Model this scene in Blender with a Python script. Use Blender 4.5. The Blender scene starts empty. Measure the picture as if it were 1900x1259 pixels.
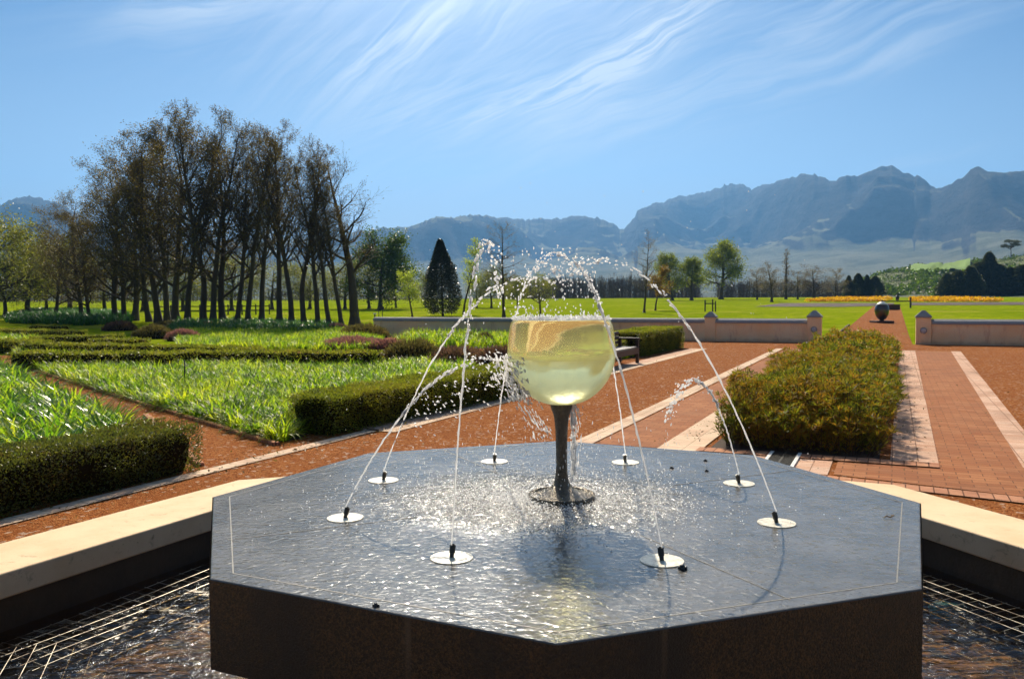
import bpy, math, random
import numpy as np
from mathutils import Matrix, Vector
rng = np.random.default_rng(7); random.seed(7)
S = bpy.context.scene; COL = S.collection
PI = math.pi
# ------------------------------------------------------------------ camera constants / site frame
F, PITCH, ROLL, HCAM = 1550.0, math.atan(70.5/1550), 0.005, 1.65
TH = math.radians(24.6); SU, CU = math.sin(TH), math.cos(TH)
def W(u, v): return (u*SU+v*CU, u*CU-v*SU)          # garden axis frame -> world
def T(x, y):                                         # terrain height
    y = np.asarray(y, float)
    return np.clip(y-40, 0, 180)*.013+np.clip(y-220, 0, 1e9)*.004+0*np.asarray(x, float)
def ray(px, py):
    a, b = px-950, py-629.5
    a, b = a*math.cos(ROLL)-b*math.sin(ROLL), a*math.sin(ROLL)+b*math.cos(ROLL)
    dx, dz = a/F, -b/F; c, s = math.cos(PITCH), math.sin(PITCH)
    return dx, c+dz*s, dz*c-s
def at(px, py, z=0.0):                               # surveyed point -> site coordinates on plane z
    d = ray(px, py); t = (z-HCAM)/d[2]; return (d[0]*t, d[1]*t)
def atg(px, py):                                     # ... on the terrain
    d = ray(px, py); lo, hi = 1, 3000
    for _ in range(60):
        m = (lo+hi)/2
        if HCAM+d[2]/d[1]*m > float(T(0, m)): lo = m
        else: hi = m
    return (d[0]/d[1]*lo, lo)
def elz(px, py, D):                                  # height of a surveyed point at depth D
    d = ray(px, py); return HCAM+d[2]/d[1]*D
C0 = (.239, 4.36); ROT = -.0574; ZT = .603           # fountain centre, rotation, table height
def octv(R, k): a = math.radians(45*k)+ROT; return (C0[0]+R*math.sin(a), C0[1]-R*math.cos(a))
# ------------------------------------------------------------------ object helpers
def tag(o, label=None, cat=None, group=None, kind=None):
    if label: o['label'] = label
    if cat: o['category'] = cat
    if group: o['group'] = group
    if kind: o['kind'] = kind
    return o
def empty(name, loc=(0, 0, 0), rz=0, **k):
    o = bpy.data.objects.new(name, None); COL.objects.link(o); o.location = loc; o.rotation_euler.z = rz
    return tag(o, **k)
def link(name, me, mats, parent=None, loc=None, **k):
    if not isinstance(mats, (list, tuple)): mats = [mats]
    for m in mats: me.materials.append(m)
    o = bpy.data.objects.new(name, me); COL.objects.link(o)
    if parent: o.parent = parent
    if loc is not None: o.location = loc
    return tag(o, **k)
def mesh_np(name, V, Fc, smooth=False, mi=None):
    V = np.asarray(V, np.float32); Fc = np.asarray(Fc, np.int32); n, k = Fc.shape
    me = bpy.data.meshes.new(name); me.vertices.add(len(V)); me.vertices.foreach_set('co', V.ravel())
    me.loops.add(n*k); me.loops.foreach_set('vertex_index', Fc.ravel())
    me.polygons.add(n); me.polygons.foreach_set('loop_start', np.arange(0, n*k, k, dtype=np.int32))
    me.polygons.foreach_set('loop_total', np.full(n, k, np.int32))
    if mi is not None: me.polygons.foreach_set('material_index', np.asarray(mi, np.int32))
    me.update(calc_edges=True)
    if smooth: me.polygons.foreach_set('use_smooth', np.ones(n, bool))
    return me
class MB:                                            # small mesh collector with arbitrary faces
    def __init__(s): s.V = []; s.F = []
    def add(s, V, Fs):
        b = len(s.V); s.V += [tuple(v) for v in V]; s.F += [tuple(b+i for i in f) for f in Fs]; return s
    def prism(s, poly, z0, z1, top=True, bot=True):
        n = len(poly); V = [(x, y, z0) for x, y in poly]+[(x, y, z1) for x, y in poly]
        Fs = [(i, (i+1) % n, n+(i+1) % n, n+i) for i in range(n)]
        if top: Fs.append(tuple(range(n, 2*n)))
        if bot: Fs.append(tuple(range(n-1, -1, -1)))
        return s.add(V, Fs)
    def box(s, c, d, rz=0):
        q = []
        for sx, sy in ((-1, -1), (1, -1), (1, 1), (-1, 1)):
            x, y = sx*d[0]/2, sy*d[1]/2; q.append((c[0]+x*math.cos(rz)-y*math.sin(rz), c[1]+x*math.sin(rz)+y*math.cos(rz)))
        return s.prism(q, c[2]-d[2]/2, c[2]+d[2]/2)
    def lathe(s, prof, seg=48, c=(0, 0), close=False):
        V = []; n = len(prof)
        for k in range(seg):
            a = 2*PI*k/seg; V += [(c[0]+r*math.cos(a), c[1]+r*math.sin(a), z) for r, z in prof]
        Fs = []
        for k in range(seg):
            k2 = (k+1) % seg
            for i in range(n-1): Fs.append((k*n+i, k2*n+i, k2*n+i+1, k*n+i+1))
        Fs.append(tuple(k*n for k in range(seg-1, -1, -1))); Fs.append(tuple(k*n+n-1 for k in range(seg)))
        return s.add(V, Fs)
    def tube(s, P, R, sides=6):
        P = [Vector(p) for p in P]; V = []; n = len(P)
        for i, p in enumerate(P):
            t = (P[min(i+1, n-1)]-P[max(i-1, 0)]).normalized()
            a = t.cross(Vector((0, 0, 1)) if abs(t.z) < .9 else Vector((1, 0, 0))).normalized(); b = t.cross(a)
            r = R[i] if isinstance(R, (list, tuple)) else R
            V += [tuple(p+(a*math.cos(2*PI*k/sides)+b*math.sin(2*PI*k/sides))*r) for k in range(sides)]
        Fs = [(i*sides+k, i*sides+(k+1) % sides, (i+1)*sides+(k+1) % sides, (i+1)*sides+k) for i in range(n-1) for k in range(sides)]
        Fs += [tuple(range(sides-1, -1, -1)), tuple((n-1)*sides+k for k in range(sides))]
        return s.add(V, Fs)
    def build(s, name, mat, parent=None, smooth=False, bevel=0, loc=None, **k):
        me = bpy.data.meshes.new(name); me.from_pydata(s.V, [], s.F); me.update()
        if smooth: me.polygons.foreach_set('use_smooth', [True]*len(me.polygons))
        o = link(name, me, mat, parent, loc, **k)
        if bevel:
            m = o.modifiers.new('b', 'BEVEL'); m.width = bevel; m.segments = 3; m.limit_method = 'ANGLE'; m.angle_limit = .5
        return o
def copy_tree(o, parent=None):
    c = o.copy(); COL.objects.link(c)
    if parent: c.parent = parent
    for ch in list(o.children): copy_tree(ch, c)
    return c
# ------------------------------------------------------------------ noise in numpy
def vnoise(x, y, seed=0):
    x = np.asarray(x, float); y = np.asarray(y, float); xi = np.floor(x).astype(np.int64); yi = np.floor(y).astype(np.int64)
    fx, fy = x-xi, y-yi; fx = fx*fx*(3-2*fx); fy = fy*fy*(3-2*fy)
    def h(a, b):
        n = (a*374761393+b*668265263+seed*982451653) & 0x7fffffff; n = ((n ^ (n >> 13))*1274126177) & 0x7fffffff
        return ((n ^ (n >> 16)) & 0xffff)/65535.0
    return (h(xi, yi)*(1-fx)+h(xi+1, yi)*fx)*(1-fy)+(h(xi, yi+1)*(1-fx)+h(xi+1, yi+1)*fx)*fy
def fbm(x, y, o=5, seed=0, ridged=False):
    s = 0; a = .5; t = 0
    for i in range(o):
        n = vnoise(x*2**i+17.3*i, y*2**i+9.1*i, seed+i)
        if ridged: n = 1-abs(2*n-1)
        s = s+a*n; t += a; a *= .5
    return s/t
# ------------------------------------------------------------------ node helpers
class NT:
    def __init__(s, tree): s.t = tree; s.n = tree.nodes; s.n.clear()
    def new(s, ty, **props):
        n = s.n.new(ty)
        for k, v in props.items(): setattr(n, k, v)
        return n
    def put(s, sock, v):
        if isinstance(v, bpy.types.NodeSocket): s.t.links.new(v, sock)
        elif isinstance(v, (tuple, list)) and len(v) == 3 and sock.type == 'RGBA': sock.default_value = (*v, 1)
        else: sock.default_value = v
    def m(s, op, *a):
        n = s.new('ShaderNodeMath', operation=op)
        for i, x in enumerate(a): s.put(n.inputs[i], x)
        return n.outputs[0]
    def mr(s, v, a, b, c=0.0, d=1.0, smooth=True):
        n = s.new('ShaderNodeMapRange'); n.interpolation_type = 'SMOOTHSTEP' if smooth else 'LINEAR'; n.clamp = True
        for i, x in enumerate((v, a, b, c, d)): s.put(n.inputs[i], x)
        return n.outputs[0]
    def mix(s, f, a, b, blend='MIX'):
        n = s.new('ShaderNodeMix', data_type="RGBA", blend_type=blend); n.clamp_result = False; n.clamp_factor = True
        s.put(n.inputs[0], f); s.put(n.inputs[6], a); s.put(n.inputs[7], b); return n.outputs[2]
    def noise(s, vec, scale, detail=4, rough=.55, dist=0, sc3=None):
        if sc3: vec = s.mapv(vec, sc3)
        n = s.new('ShaderNodeTexNoise'); s.put(n.inputs['Vector'], vec); n.inputs['Scale'].default_value = scale
        n.inputs['Detail'].default_value = detail; n.inputs['Roughness'].default_value = rough; n.inputs['Distortion'].default_value = dist
        return n.outputs[0]
    def mapv(s, vec, scale=(1, 1, 1), rot=(0, 0, 0), loc=(0, 0, 0)):
        n = s.new('ShaderNodeMapping'); s.put(n.inputs[0], vec); n.inputs[1].default_value = loc; n.inputs[2].default_value = rot; n.inputs[3].default_value = scale
        return n.outputs[0]
    def obj(s): return s.new('ShaderNodeTexCoord').outputs['Object']
    def island(s): return s.new('ShaderNodeNewGeometry').outputs['Random Per Island']
    def bump(s, h, strength=.5, dist=.01, normal=None):
        n = s.new('ShaderNodeBump'); n.inputs['Strength'].default_value = strength; s.put(n.inputs['Distance'], dist); s.put(n.inputs['Height'], h)
        if normal: s.put(n.inputs['Normal'], normal)
        return n.outputs[0]
    def pr(s, **k):
        n = s.new('ShaderNodeBsdfPrincipled')
        nm = dict(col='Base Color', rough='Roughness', metal='Metallic', ior='IOR', trans='Transmission Weight', nrm='Normal', spec='Specular IOR Level', coat='Coat Weight', crough='Coat Roughness', alpha='Alpha', cn='Coat Normal')
        for a, v in k.items(): s.put(n.inputs[nm[a]], v)
        return n.outputs[0]
    def out(s, sh): o = s.new('ShaderNodeOutputMaterial'); s.t.links.new(sh, o.inputs[0])
    def mixsh(s, f, a, b):
        n = s.new('ShaderNodeMixShader'); s.put(n.inputs[0], f); s.t.links.new(a, n.inputs[1]); s.t.links.new(b, n.inputs[2]); return n.outputs[0]
def mat(name):
    def deco(fn):
        m = bpy.data.materials.new(name); m.use_nodes = True; nt = NT(m.node_tree); nt.out(fn(nt)); MATS[name] = m; return fn
    return deco
MATS = {}
M = MATS
def leafmat(name, cols, trans=.5, rough=.35, spec=.5, tcol=1.5):
    m = bpy.data.materials.new(name); m.use_nodes = True; n = NT(m.node_tree)
    r = n.new('ShaderNodeValToRGB'); e = r.color_ramp.elements; r.color_ramp.interpolation = 'LINEAR'
    while len(e) < len(cols): e.new(.5)
    for i, c in enumerate(cols): e[i].position = i/(len(cols)-1) if len(cols) > 1 else 0; e[i].color = (*c, 1)
    n.put(r.inputs[0], n.m('ADD', n.m('MULTIPLY', n.island(), .55), n.m('MULTIPLY', n.mr(n.noise(n.obj(), 1.6, 4), .38, .62), .45))); col = r.outputs[0]
    p = n.pr(col=col, rough=rough, spec=spec)
    t = n.new('ShaderNodeBsdfTranslucent'); n.put(t.inputs[0], n.mix(1.0, col, (tcol, tcol*1.05, tcol*.6), 'MULTIPLY'))
    n.out(n.mixsh(trans, p, t.outputs[0])); M[name] = m
# ------------------------------------------------------------------ materials
@mat('lawn')
def _(n):
    c = n.obj(); a = n.noise(c, .05, 4); b = n.noise(c, 1.2, 6, .65); d = n.noise(c, 26, 3, .7)
    col = n.mix(n.mr(a, .35, .65), (.20, .265, .006), (.30, .345, .010))
    col = n.mix(n.mr(b, .35, .62), col, (.15, .22, .005)); col = n.mix(n.mr(n.noise(c, .16, 6, .7), .52, .66), col, (.30, .30, .035)); col = n.mix(n.mr(d, .55, .8), col, (.3, .29, .03))
    far = n.new('ShaderNodeSeparateXYZ'); n.put(far.inputs[0], c)
    col = n.mix(n.mr(far.outputs[1], 280, 520), col, n.mix(n.noise(c, .02, 5), (.05, .065, .02), (.1, .1, .045)))
    h = n.m('ADD', n.noise(c, 18, 4, .7), n.noise(c, 1.1, 3))
    return n.pr(col=col, rough=1, spec=.0, nrm=n.bump(h, .8, .05))
@mat('gravel')
def _(n):
    c = n.obj()
    v = n.new('ShaderNodeTexVoronoi'); n.put(v.inputs['Vector'], c); v.inputs['Scale'].default_value = 70
    v2 = n.new('ShaderNodeTexVoronoi'); n.put(v2.inputs['Vector'], c); v2.inputs['Scale'].default_value = 26
    cs = n.new('ShaderNodeSeparateColor'); n.put(cs.inputs[0], v.outputs['Color']); cs2 = n.new('ShaderNodeSeparateColor'); n.put(cs2.inputs[0], v2.outputs['Color'])
    r = n.new('ShaderNodeValToRGB'); e = r.color_ramp.elements; e.new(.35); e.new(.7)
    for i, q in enumerate(((.10, .026, .007), (.33, .098, .024), (.45, .16, .045), (.54, .27, .11))): e[i].color = (*q, 1)
    n.put(r.inputs[0], cs.outputs[0])
    col = n.mix(n.mr(n.noise(c, .9, 6, .65), .35, .7), r.outputs[0], n.mix(.7, r.outputs[0], (.29, .094, .027)))
    col = n.mix(n.mr(cs2.outputs[1], .93, .95), col, (.5, .33, .23))
    col = n.mix(n.mr(n.noise(c, 8, 4, .7), .62, .75), col, (.13, .045, .025))
    h = n.m('ADD', n.m('MULTIPLY', v.outputs['Distance'], -1.2), n.m('ADD', n.noise(c, 9, 5, .7), n.m('MULTIPLY', n.noise(c, 1.7, 2), 2.5)))
    return n.pr(col=col, rough=1, spec=.04, nrm=n.bump(h, .9, .018))
def brick(name, c1, c2, mor, bw, bh, off, stain=.5, msz=.006):
    @mat(name)
    def _(n):
        c = n.obj(); w = n.noise(c, 3, 3)
        t = n.new('ShaderNodeTexBrick'); t.offset = off; n.put(t.inputs['Vector'], n.mapv(c, (1, 1, 1), (0, 0, PI/2)))
        n.put(t.inputs['Color1'], c1); n.put(t.inputs['Color2'], c2); n.put(t.inputs['Mortar'], mor)
        t.inputs['Scale'].default_value = 1; t.inputs['Mortar Size'].default_value = msz; t.inputs['Mortar Smooth'].default_value = .3
        t.inputs['Brick Width'].default_value = bw; t.inputs['Row Height'].default_value = bh; t.inputs['Bias'].default_value = 0
        col = n.mix(n.mr(n.noise(c, 55, 5, .75), .5, .85), t.outputs[0], tuple(x*.55 for x in c1))
        col = n.mix(n.m('MULTIPLY', n.mr(n.noise(c, 1.3, 7, .7), .42, .66), min(1, stain*1.5)), col, (.26, .11, .055)); col = n.mix(n.m('MULTIPLY', n.mr(n.noise(c, .5, 5, .7), .5, .75), .45), col, (.12, .06, .035))
        h = n.m('SUBTRACT', n.m('MULTIPLY', n.noise(c, 40, 4, .7), .4), n.m('MULTIPLY', t.outputs[1], 1.0))
        return n.pr(col=col, rough=.9, spec=.1, nrm=n.bump(h, .8, .006))
brick('paver_red', (.42, .175, .075), (.31, .108, .042), (.16, .075, .042), .22, .11, .5, .4, .005)
brick('paver_pink', (.62, .36, .24), (.72, .5, .37), (.3, .17, .11), .24, .075, .0, .25, .005)
brick('paver_pale', (.78, .6, .43), (.72, .5, .35), (.4, .27, .18), .3, .11, .0, .2, .005)
brick('paver_edge', (.55, .27, .15), (.46, .21, .12), (.13, .06, .035), .11, .3, .0, .3)
@mat('soil')
def _(n):
    c = n.obj(); return n.pr(col=n.mix(n.noise(c, 12, 6, .7), (.03, .018, .01), (.09, .05, .028)), rough=.95, nrm=n.bump(n.noise(c, 20, 6, .7), 1, .03))
@mat('coping_stone')
def _(n):
    c = n.obj(); col = n.mix(n.mr(n.noise(c, 2.2, 6, .65), .3, .7), (.72, .5, .28), (.8, .6, .37))
    col = n.mix(n.mr(n.noise(c, 9, 7, .75, .5), .56, .74), col, (.42, .27, .15)); col = n.mix(n.mr(n.noise(c, 60, 3, .6), .68, .76), col, (.3, .19, .11))
    return n.pr(col=col, rough=.75, spec=.3, nrm=n.bump(n.m('ADD', n.noise(c, 90, 4, .7), n.noise(c, 6, 5)), .5, .004))
@mat('pool_wall_dark')
def _(n):
    c = n.obj(); return n.pr(col=n.mix(n.noise(c, 6, 5), (.02, .014, .009), (.075, .05, .028)), rough=.45, nrm=n.bump(n.noise(c, 30, 5), .5, .01))
@mat('pool_floor')
def _(n):
    c = n.obj(); col = n.mix(n.mr(n.noise(c, 2.5, 6, .6, 1.0), .35, .65), (.12, .07, .03), (.42, .25, .1)); col = n.mix(n.mr(n.noise(c, 5, 4), .55, .65), col, (.14, .13, .1))
    return n.pr(col=col, rough=.8)
@mat('pool_water')
def _(n):
    c = n.obj(); h = n.m('ADD', n.noise(c, 3.2, 3, .5, .6, (1, 2.6, 1)), n.m('MULTIPLY', n.noise(c, 16, 3, .6, .5), .35))
    nm = n.bump(h, 1, .05); g = n.new('ShaderNodeBsdfGlossy'); g.inputs['Roughness'].default_value = .02; n.put(g.inputs['Normal'], nm)
    t = n.new('ShaderNodeBsdfTransparent'); n.put(t.inputs[0], (.82, .7, .48))
    fr = n.new('ShaderNodeFresnel'); fr.inputs[0].default_value = 1.33; n.put(fr.inputs[1], nm)
    return n.mixsh(n.m('ADD', n.m('MULTIPLY', fr.outputs[0], .95), .05), t.outputs[0], g.outputs[0])
@mat('slate_wet')
def _(n):
    c = n.obj(); sp = n.new('ShaderNodeSeparateXYZ'); n.put(sp.inputs[0], c)
    dx = n.m('SUBTRACT', sp.outputs[0], -.14); dy = n.m('ADD', sp.outputs[1], .0)
    r = n.m('SQRT', n.m('ADD', n.m('MULTIPLY', n.m('MULTIPLY', dx, dx), .75), n.m('MULTIPLY', dy, dy)))
    r = n.m('ADD', r, n.m('MULTIPLY', n.m('SUBTRACT', n.noise(c, 2.5, 4), .5), .45))
    near = n.mr(r, .35, .85, 1, 0)
    col = n.mix(n.mr(n.noise(c, 3, 6, .7), .3, .7), (.12, .115, .10), (.21, .195, .17)); col = n.mix(n.mr(n.noise(c, 70, 3, .7), .55, .8), col, (.07, .075, .078))
    # thin sheet of water: soft ripples everywhere, choppy where the spray falls
    h1 = n.m('MULTIPLY', n.noise(c, 24, 2.5, .5, .9, (1, 1.3, 1)), 1.0)
    h2 = n.m('MULTIPLY', n.noise(c, 70, 2, .5, .3), .14)
    b = n.bump(n.m('ADD', h1, h2), .8, .0062)
    ch = n.m('MULTIPLY', n.noise(c, 22, 3, .6, .6, (1, .6, 1)), near)
    b = n.bump(ch, 1, .036, b)
    return n.pr(col=col, rough=n.m('ADD', n.m('MULTIPLY', near, .07), .03), spec=.6, ior=1.4, nrm=b)
@mat('slate_side')
def _(n):
    c = n.obj(); a = n.noise(c, 95, 5, .7, .9); sp = n.new('ShaderNodeSeparateXYZ'); n.put(sp.inputs[0], c)
    col = n.mix(n.mr(a, .42, .62), (.016, .010, .004), (.09, .052, .018))
    col = n.mix(n.mr(n.noise(c, 2.2, 5, .6, 0, (1, 1, .35)), .45, .65), col, (.02, .016, .011)); col = n.mix(n.m('MULTIPLY', n.mr(n.noise(c, 9, 4, .6, 0, (1, 1, .06)), .58, .72), n.mr(sp.outputs[2], .30, .58)), col, (.10, .075, .045))
    return n.pr(col=col, rough=.4, spec=.45, nrm=n.bump(n.m('ADD', a, n.noise(c, 130, 3)), .8, .006))
@mat('grout')
def _(n):
    c = n.obj(); return n.pr(col=n.mix(n.noise(c, 30, 4), (.10, .09, .075), (.26, .24, .2)), rough=.6)
@mat('disc_steel')
def _(n):
    c = n.obj(); col = n.mix(n.mr(n.noise(c, 28, 6, .8), .42, .62), (.78, .72, .56), (.42, .37, .27))
    return n.pr(col=col, rough=.42, spec=.5, nrm=n.bump(n.noise(c, 60, 4, .7), .3, .003))
@mat('black_plastic')
def _(n): return n.pr(col=(.012, .012, .012), rough=.3)
@mat('bronze_wet')
def _(n):
    c = n.obj(); a = n.noise(c, 30, 5, .7, .8, (1, 1, .4))
    return n.pr(col=n.mix(a, (.06, .045, .03), (.24, .2, .14)), metal=.6, rough=.2, spec=.8, nrm=n.bump(n.m('ADD', a, n.noise(c, 90, 3, .6)), 1, .016))
@mat('wine_water')
def _(n):
    c = n.obj(); sp = n.new('ShaderNodeSeparateXYZ'); n.put(sp.inputs[0], c)
    a = n.noise(c, 9, 3, .6, 1.4, (1, 1, .35)); low = n.mr(sp.outputs[2], 1.16, 1.42, 1, .12)
    tl = n.new('ShaderNodeBsdfTranslucent'); n.put(tl.inputs[0], (1, .98, .55))
    return n.mixsh(n.mr(sp.outputs[2], 1.15, 1.5, .5, .12), n.pr(col=(.98, .94, .54), trans=1, ior=1.34, rough=.1, nrm=n.bump(n.m('ADD', n.m('MULTIPLY', a, low), n.m('MULTIPLY', n.noise(c, 60, 2), .03)), .6, .018)), tl.outputs[0])  # milky yellow mixed in more toward the bottom, imitating light gathered there
def watery(n, ft, fg, rg):
    g = n.pr(col=(1, 1, 1), trans=1, ior=1.33, rough=.02); t = n.new('ShaderNodeBsdfTranslucent'); n.put(t.inputs[0], (1, 1, 1))
    gl = n.new('ShaderNodeBsdfGlossy'); n.put(gl.inputs[0], (1, 1, 1)); gl.inputs['Roughness'].default_value = rg
    tp = n.new('ShaderNodeBsdfTransparent'); n.put(tp.inputs[0], (1, 1, 1))
    return n.mixsh(fg, n.mixsh(ft, tp.outputs[0], n.mixsh(.18, t.outputs[0], gl.outputs[0])), g)
@mat('water_drop')
def _(n): return watery(n, .68, .18, .22)
@mat('glint_foam')
def _(n): return watery(n, .78, .0, .3)
@mat('water_stream')
def _(n): return watery(n, .72, .25, .15)
@mat('wire')
def _(n):
    c = n.obj(); return n.pr(col=n.mix(n.mr(n.noise(c, 7, 4), .45, .6), (.42, .37, .27), (.12, .08, .045)), rough=.4, metal=.3)
@mat('render_orange')
def _(n):
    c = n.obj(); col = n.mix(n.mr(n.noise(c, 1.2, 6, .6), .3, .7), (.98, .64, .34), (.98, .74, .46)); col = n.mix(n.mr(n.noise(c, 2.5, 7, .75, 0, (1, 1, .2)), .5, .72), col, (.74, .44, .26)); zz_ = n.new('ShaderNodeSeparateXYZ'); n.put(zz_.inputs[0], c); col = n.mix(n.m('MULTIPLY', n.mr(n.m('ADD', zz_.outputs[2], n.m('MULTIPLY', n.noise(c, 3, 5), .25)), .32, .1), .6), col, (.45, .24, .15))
    return n.pr(col=col, rough=.85, spec=.2, nrm=n.bump(n.noise(c, 30, 5), .3, .01))
@mat('cement_cap')
def _(n):
    c = n.obj(); return n.pr(col=n.mix(n.noise(c, 4, 6, .7), (.26, .25, .24), (.4, .385, .36)), rough=.85, nrm=n.bump(n.noise(c, 25, 5), .3, .01))
@mat('lamp_glass')
def _(n): return n.pr(col=(.45, .5, .55), rough=.25)
@mat('dark_wood')
def _(n):
    c = n.obj(); return n.pr(col=n.mix(n.noise(c, 14, 5, .6, 0, (1, 1, 6)), (.018, .011, .008), (.06, .035, .022)), rough=.5)
@mat('seat_wood')
def _(n):
    c = n.obj(); return n.pr(col=n.mix(n.noise(c, 10, 5), (.07, .04, .028), (.13, .085, .06)), rough=.45)
@mat('bark')
def _(n):
    c = n.obj(); return n.pr(col=n.mix(n.noise(c, 5, 5, .7, 0, (1, 1, .3)), (.035, .026, .018), (.12, .09, .062)), rough=.9, nrm=n.bump(n.noise(c, 9, 5, .7, 0, (1, 1, .3)), 1, .05))
@mat('twig_brown')
def _(n): return n.pr(col=(.085, .062, .046), rough=.7)
@mat('twig_grey')
def _(n): return n.pr(col=(.24, .19, .14), rough=.8)
@mat('twig_dark')
def _(n): return n.pr(col=(.09, .055, .04), rough=.9)
@mat('bronze_dark')
def _(n):
    c = n.obj(); return n.pr(col=n.mix(n.noise(c, 6, 5), (.02, .012, .012), (.05, .028, .026)), rough=.28, spec=.7, coat=.5)
@mat('white_stone')
def _(n): return n.pr(col=(.7, .7, .68), rough=.5)
@mat('rust_steel')
def _(n):
    c = n.obj(); return n.pr(col=n.mix(n.noise(c, 8, 5), (.06, .022, .015), (.11, .045, .03)), rough=.7)
@mat('iron_dark')
def _(n): return n.pr(col=(.02, .02, .02), rough=.5)
@mat('mountain_rock')
def _(n):
    c = n.obj(); g = n.new('ShaderNodeNewGeometry'); s = n.new('ShaderNodeSeparateXYZ'); n.put(s.inputs[0], g.outputs['Normal'])
    rock = n.mix(n.mr(n.noise(c, .012, 7, .7, 0, (1, 1, 3)), .35, .65), (.03, .03, .03), (.07, .065, .06))
    veg = n.mix(n.mr(n.noise(c, .006, 7, .65), .35, .65), (.13, .14, .065), (.28, .27, .16)); veg = n.mix(n.mr(n.noise(c, .03, 5, .7), .62, .72), veg, (.2, .18, .14))
    f = n.mr(n.m('ADD', s.outputs[2], n.m('MULTIPLY', n.m('SUBTRACT', n.noise(c, .008, 6), .5), .05)), .87, .945)
    sz_ = n.new('ShaderNodeSeparateXYZ'); n.put(sz_.inputs[0], c); f = n.m('MULTIPLY', f, n.mr(n.m('ADD', sz_.outputs[2], n.m('MULTIPLY', n.noise(c, .004, 5), 160)), 520, 380, .1, 1))
    f = n.m('MULTIPLY', f, 1)
    return n.pr(col=n.mix(f, rock, veg), rough=.95, spec=.05, nrm=n.bump(n.noise(c, .02, 9, .75), 1, 30))
@mat('hill_scrub')
def _(n):
    c = n.obj(); a = n.noise(c, .05, 7, .7); col = n.mix(n.mr(a, .4, .6), (.028, .036, .014), (.12, .15, .03)); col = n.mix(n.mr(n.noise(c, .3, 5, .7), .6, .7), col, (.2, .18, .1))
    return n.pr(col=col, rough=.95, nrm=n.bump(n.noise(c, .25, 6, .7), 1, 1.2))
@mat('field_green')
def _(n): c = n.obj(); return n.pr(col=n.mix(n.noise(c, .08, 5), (.16, .26, .03), (.09, .2, .02)), rough=.95)
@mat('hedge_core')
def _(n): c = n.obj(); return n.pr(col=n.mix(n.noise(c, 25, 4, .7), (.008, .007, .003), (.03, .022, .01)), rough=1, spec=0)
@mat('blue_plastic')
def _(n): return n.pr(col=(.05, .25, .5), rough=.3)
@mat('grate')
def _(n): return n.pr(col=(.03, .03, .03), rough=.4, metal=.5)
leafmat('agapanthus', [(.035, .10, .01), (.14, .24, .014), (.30, .38, .02), (.48, .46, .03)], .58, .4, .25, 1.6)
leafmat('agapanthus_big', [(.04, .12, .012), (.12, .24, .016), (.28, .37, .02), (.5, .47, .04)], .55, .27, .5, 1.6)
leafmat('lily_dark', [(0.0195, 0.078, 0.0156), (0.039, 0.13, 0.0195), (0.078, 0.195, 0.026)], .4, .3, .6)
leafmat('box_leaf', [(.06, .08, .012), (.14, .16, .018), (.24, .24, .025), (.16, .12, .03)], .5, .4, .35)
leafmat('hedge_fine', [(0.052, 0.065, 0.0156), (0.104, 0.117, 0.0195), (0.13, 0.13, 0.026), (0.13, 0.0715, 0.026)], .4, .4, .5)
leafmat('protea', [(.03, .045, .009), (.09, .11, .014), (.22, .21, .02), (.33, .15, .022), (.07, .10, .015)], .48, .5, .2)
leafmat('stem_red', [(0.05, 0.025, 0.01), (0.1, 0.045, 0.02)], .2, .6)
leafmat('heath', [(0.075, 0.0525, 0.03), (0.15, 0.075, 0.075), (0.21, 0.135, 0.045)], .35, .6)
leafmat('heath_pink', [(0.18, 0.075, 0.09), (0.33, 0.15, 0.18), (0.15, 0.09, 0.06)], .35, .6)
leafmat('heath_green', [(0.078, 0.065, 0.026), (0.143, 0.117, 0.039), (0.13, 0.091, 0.052)], .35, .6)
leafmat('leaf_brown', [(.035, .026, .012), (.09, .06, .018), (.17, .12, .026), (.07, .07, .016)], .5, .5)
leafmat('leaf_green', [(0.025, 0.045, 0.01), (0.06, 0.1, 0.015), (0.12, 0.17, 0.02)], .45, .45)
leafmat('leaf_oak', [(.05, .075, .01), (.15, .18, .018), (.32, .33, .03)], .55, .5, .3)
leafmat('leaf_lime', [(0.168, 0.228, 0.024), (0.288, 0.336, 0.042), (0.396, 0.396, 0.072)], .55, .5)
leafmat('leaf_willow', [(0.084, 0.096, 0.0216), (0.168, 0.18, 0.036), (0.24, 0.228, 0.042), (0.12, 0.096, 0.048)], .5, .5)
leafmat('leaf_dark', [(0.012, 0.016, 0.01), (0.03, 0.035, 0.02), (0.06, 0.06, 0.04)], .2, .3, .7)
leafmat('leaf_orange', [(0.12, 0.06, 0.012), (0.2, 0.11, 0.015), (0.13, 0.12, 0.02)], .5, .5)
leafmat('leaf_pine', [(.018, .026, .009), (.05, .06, .02), (.10, .10, .035)], .35, .6)
leafmat('petal_yellow', [(0.75, 0.42, 0.01), (0.85, 0.5, 0.015), (0.8, 0.35, 0.01)], .4, .6, .2, 1)
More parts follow.
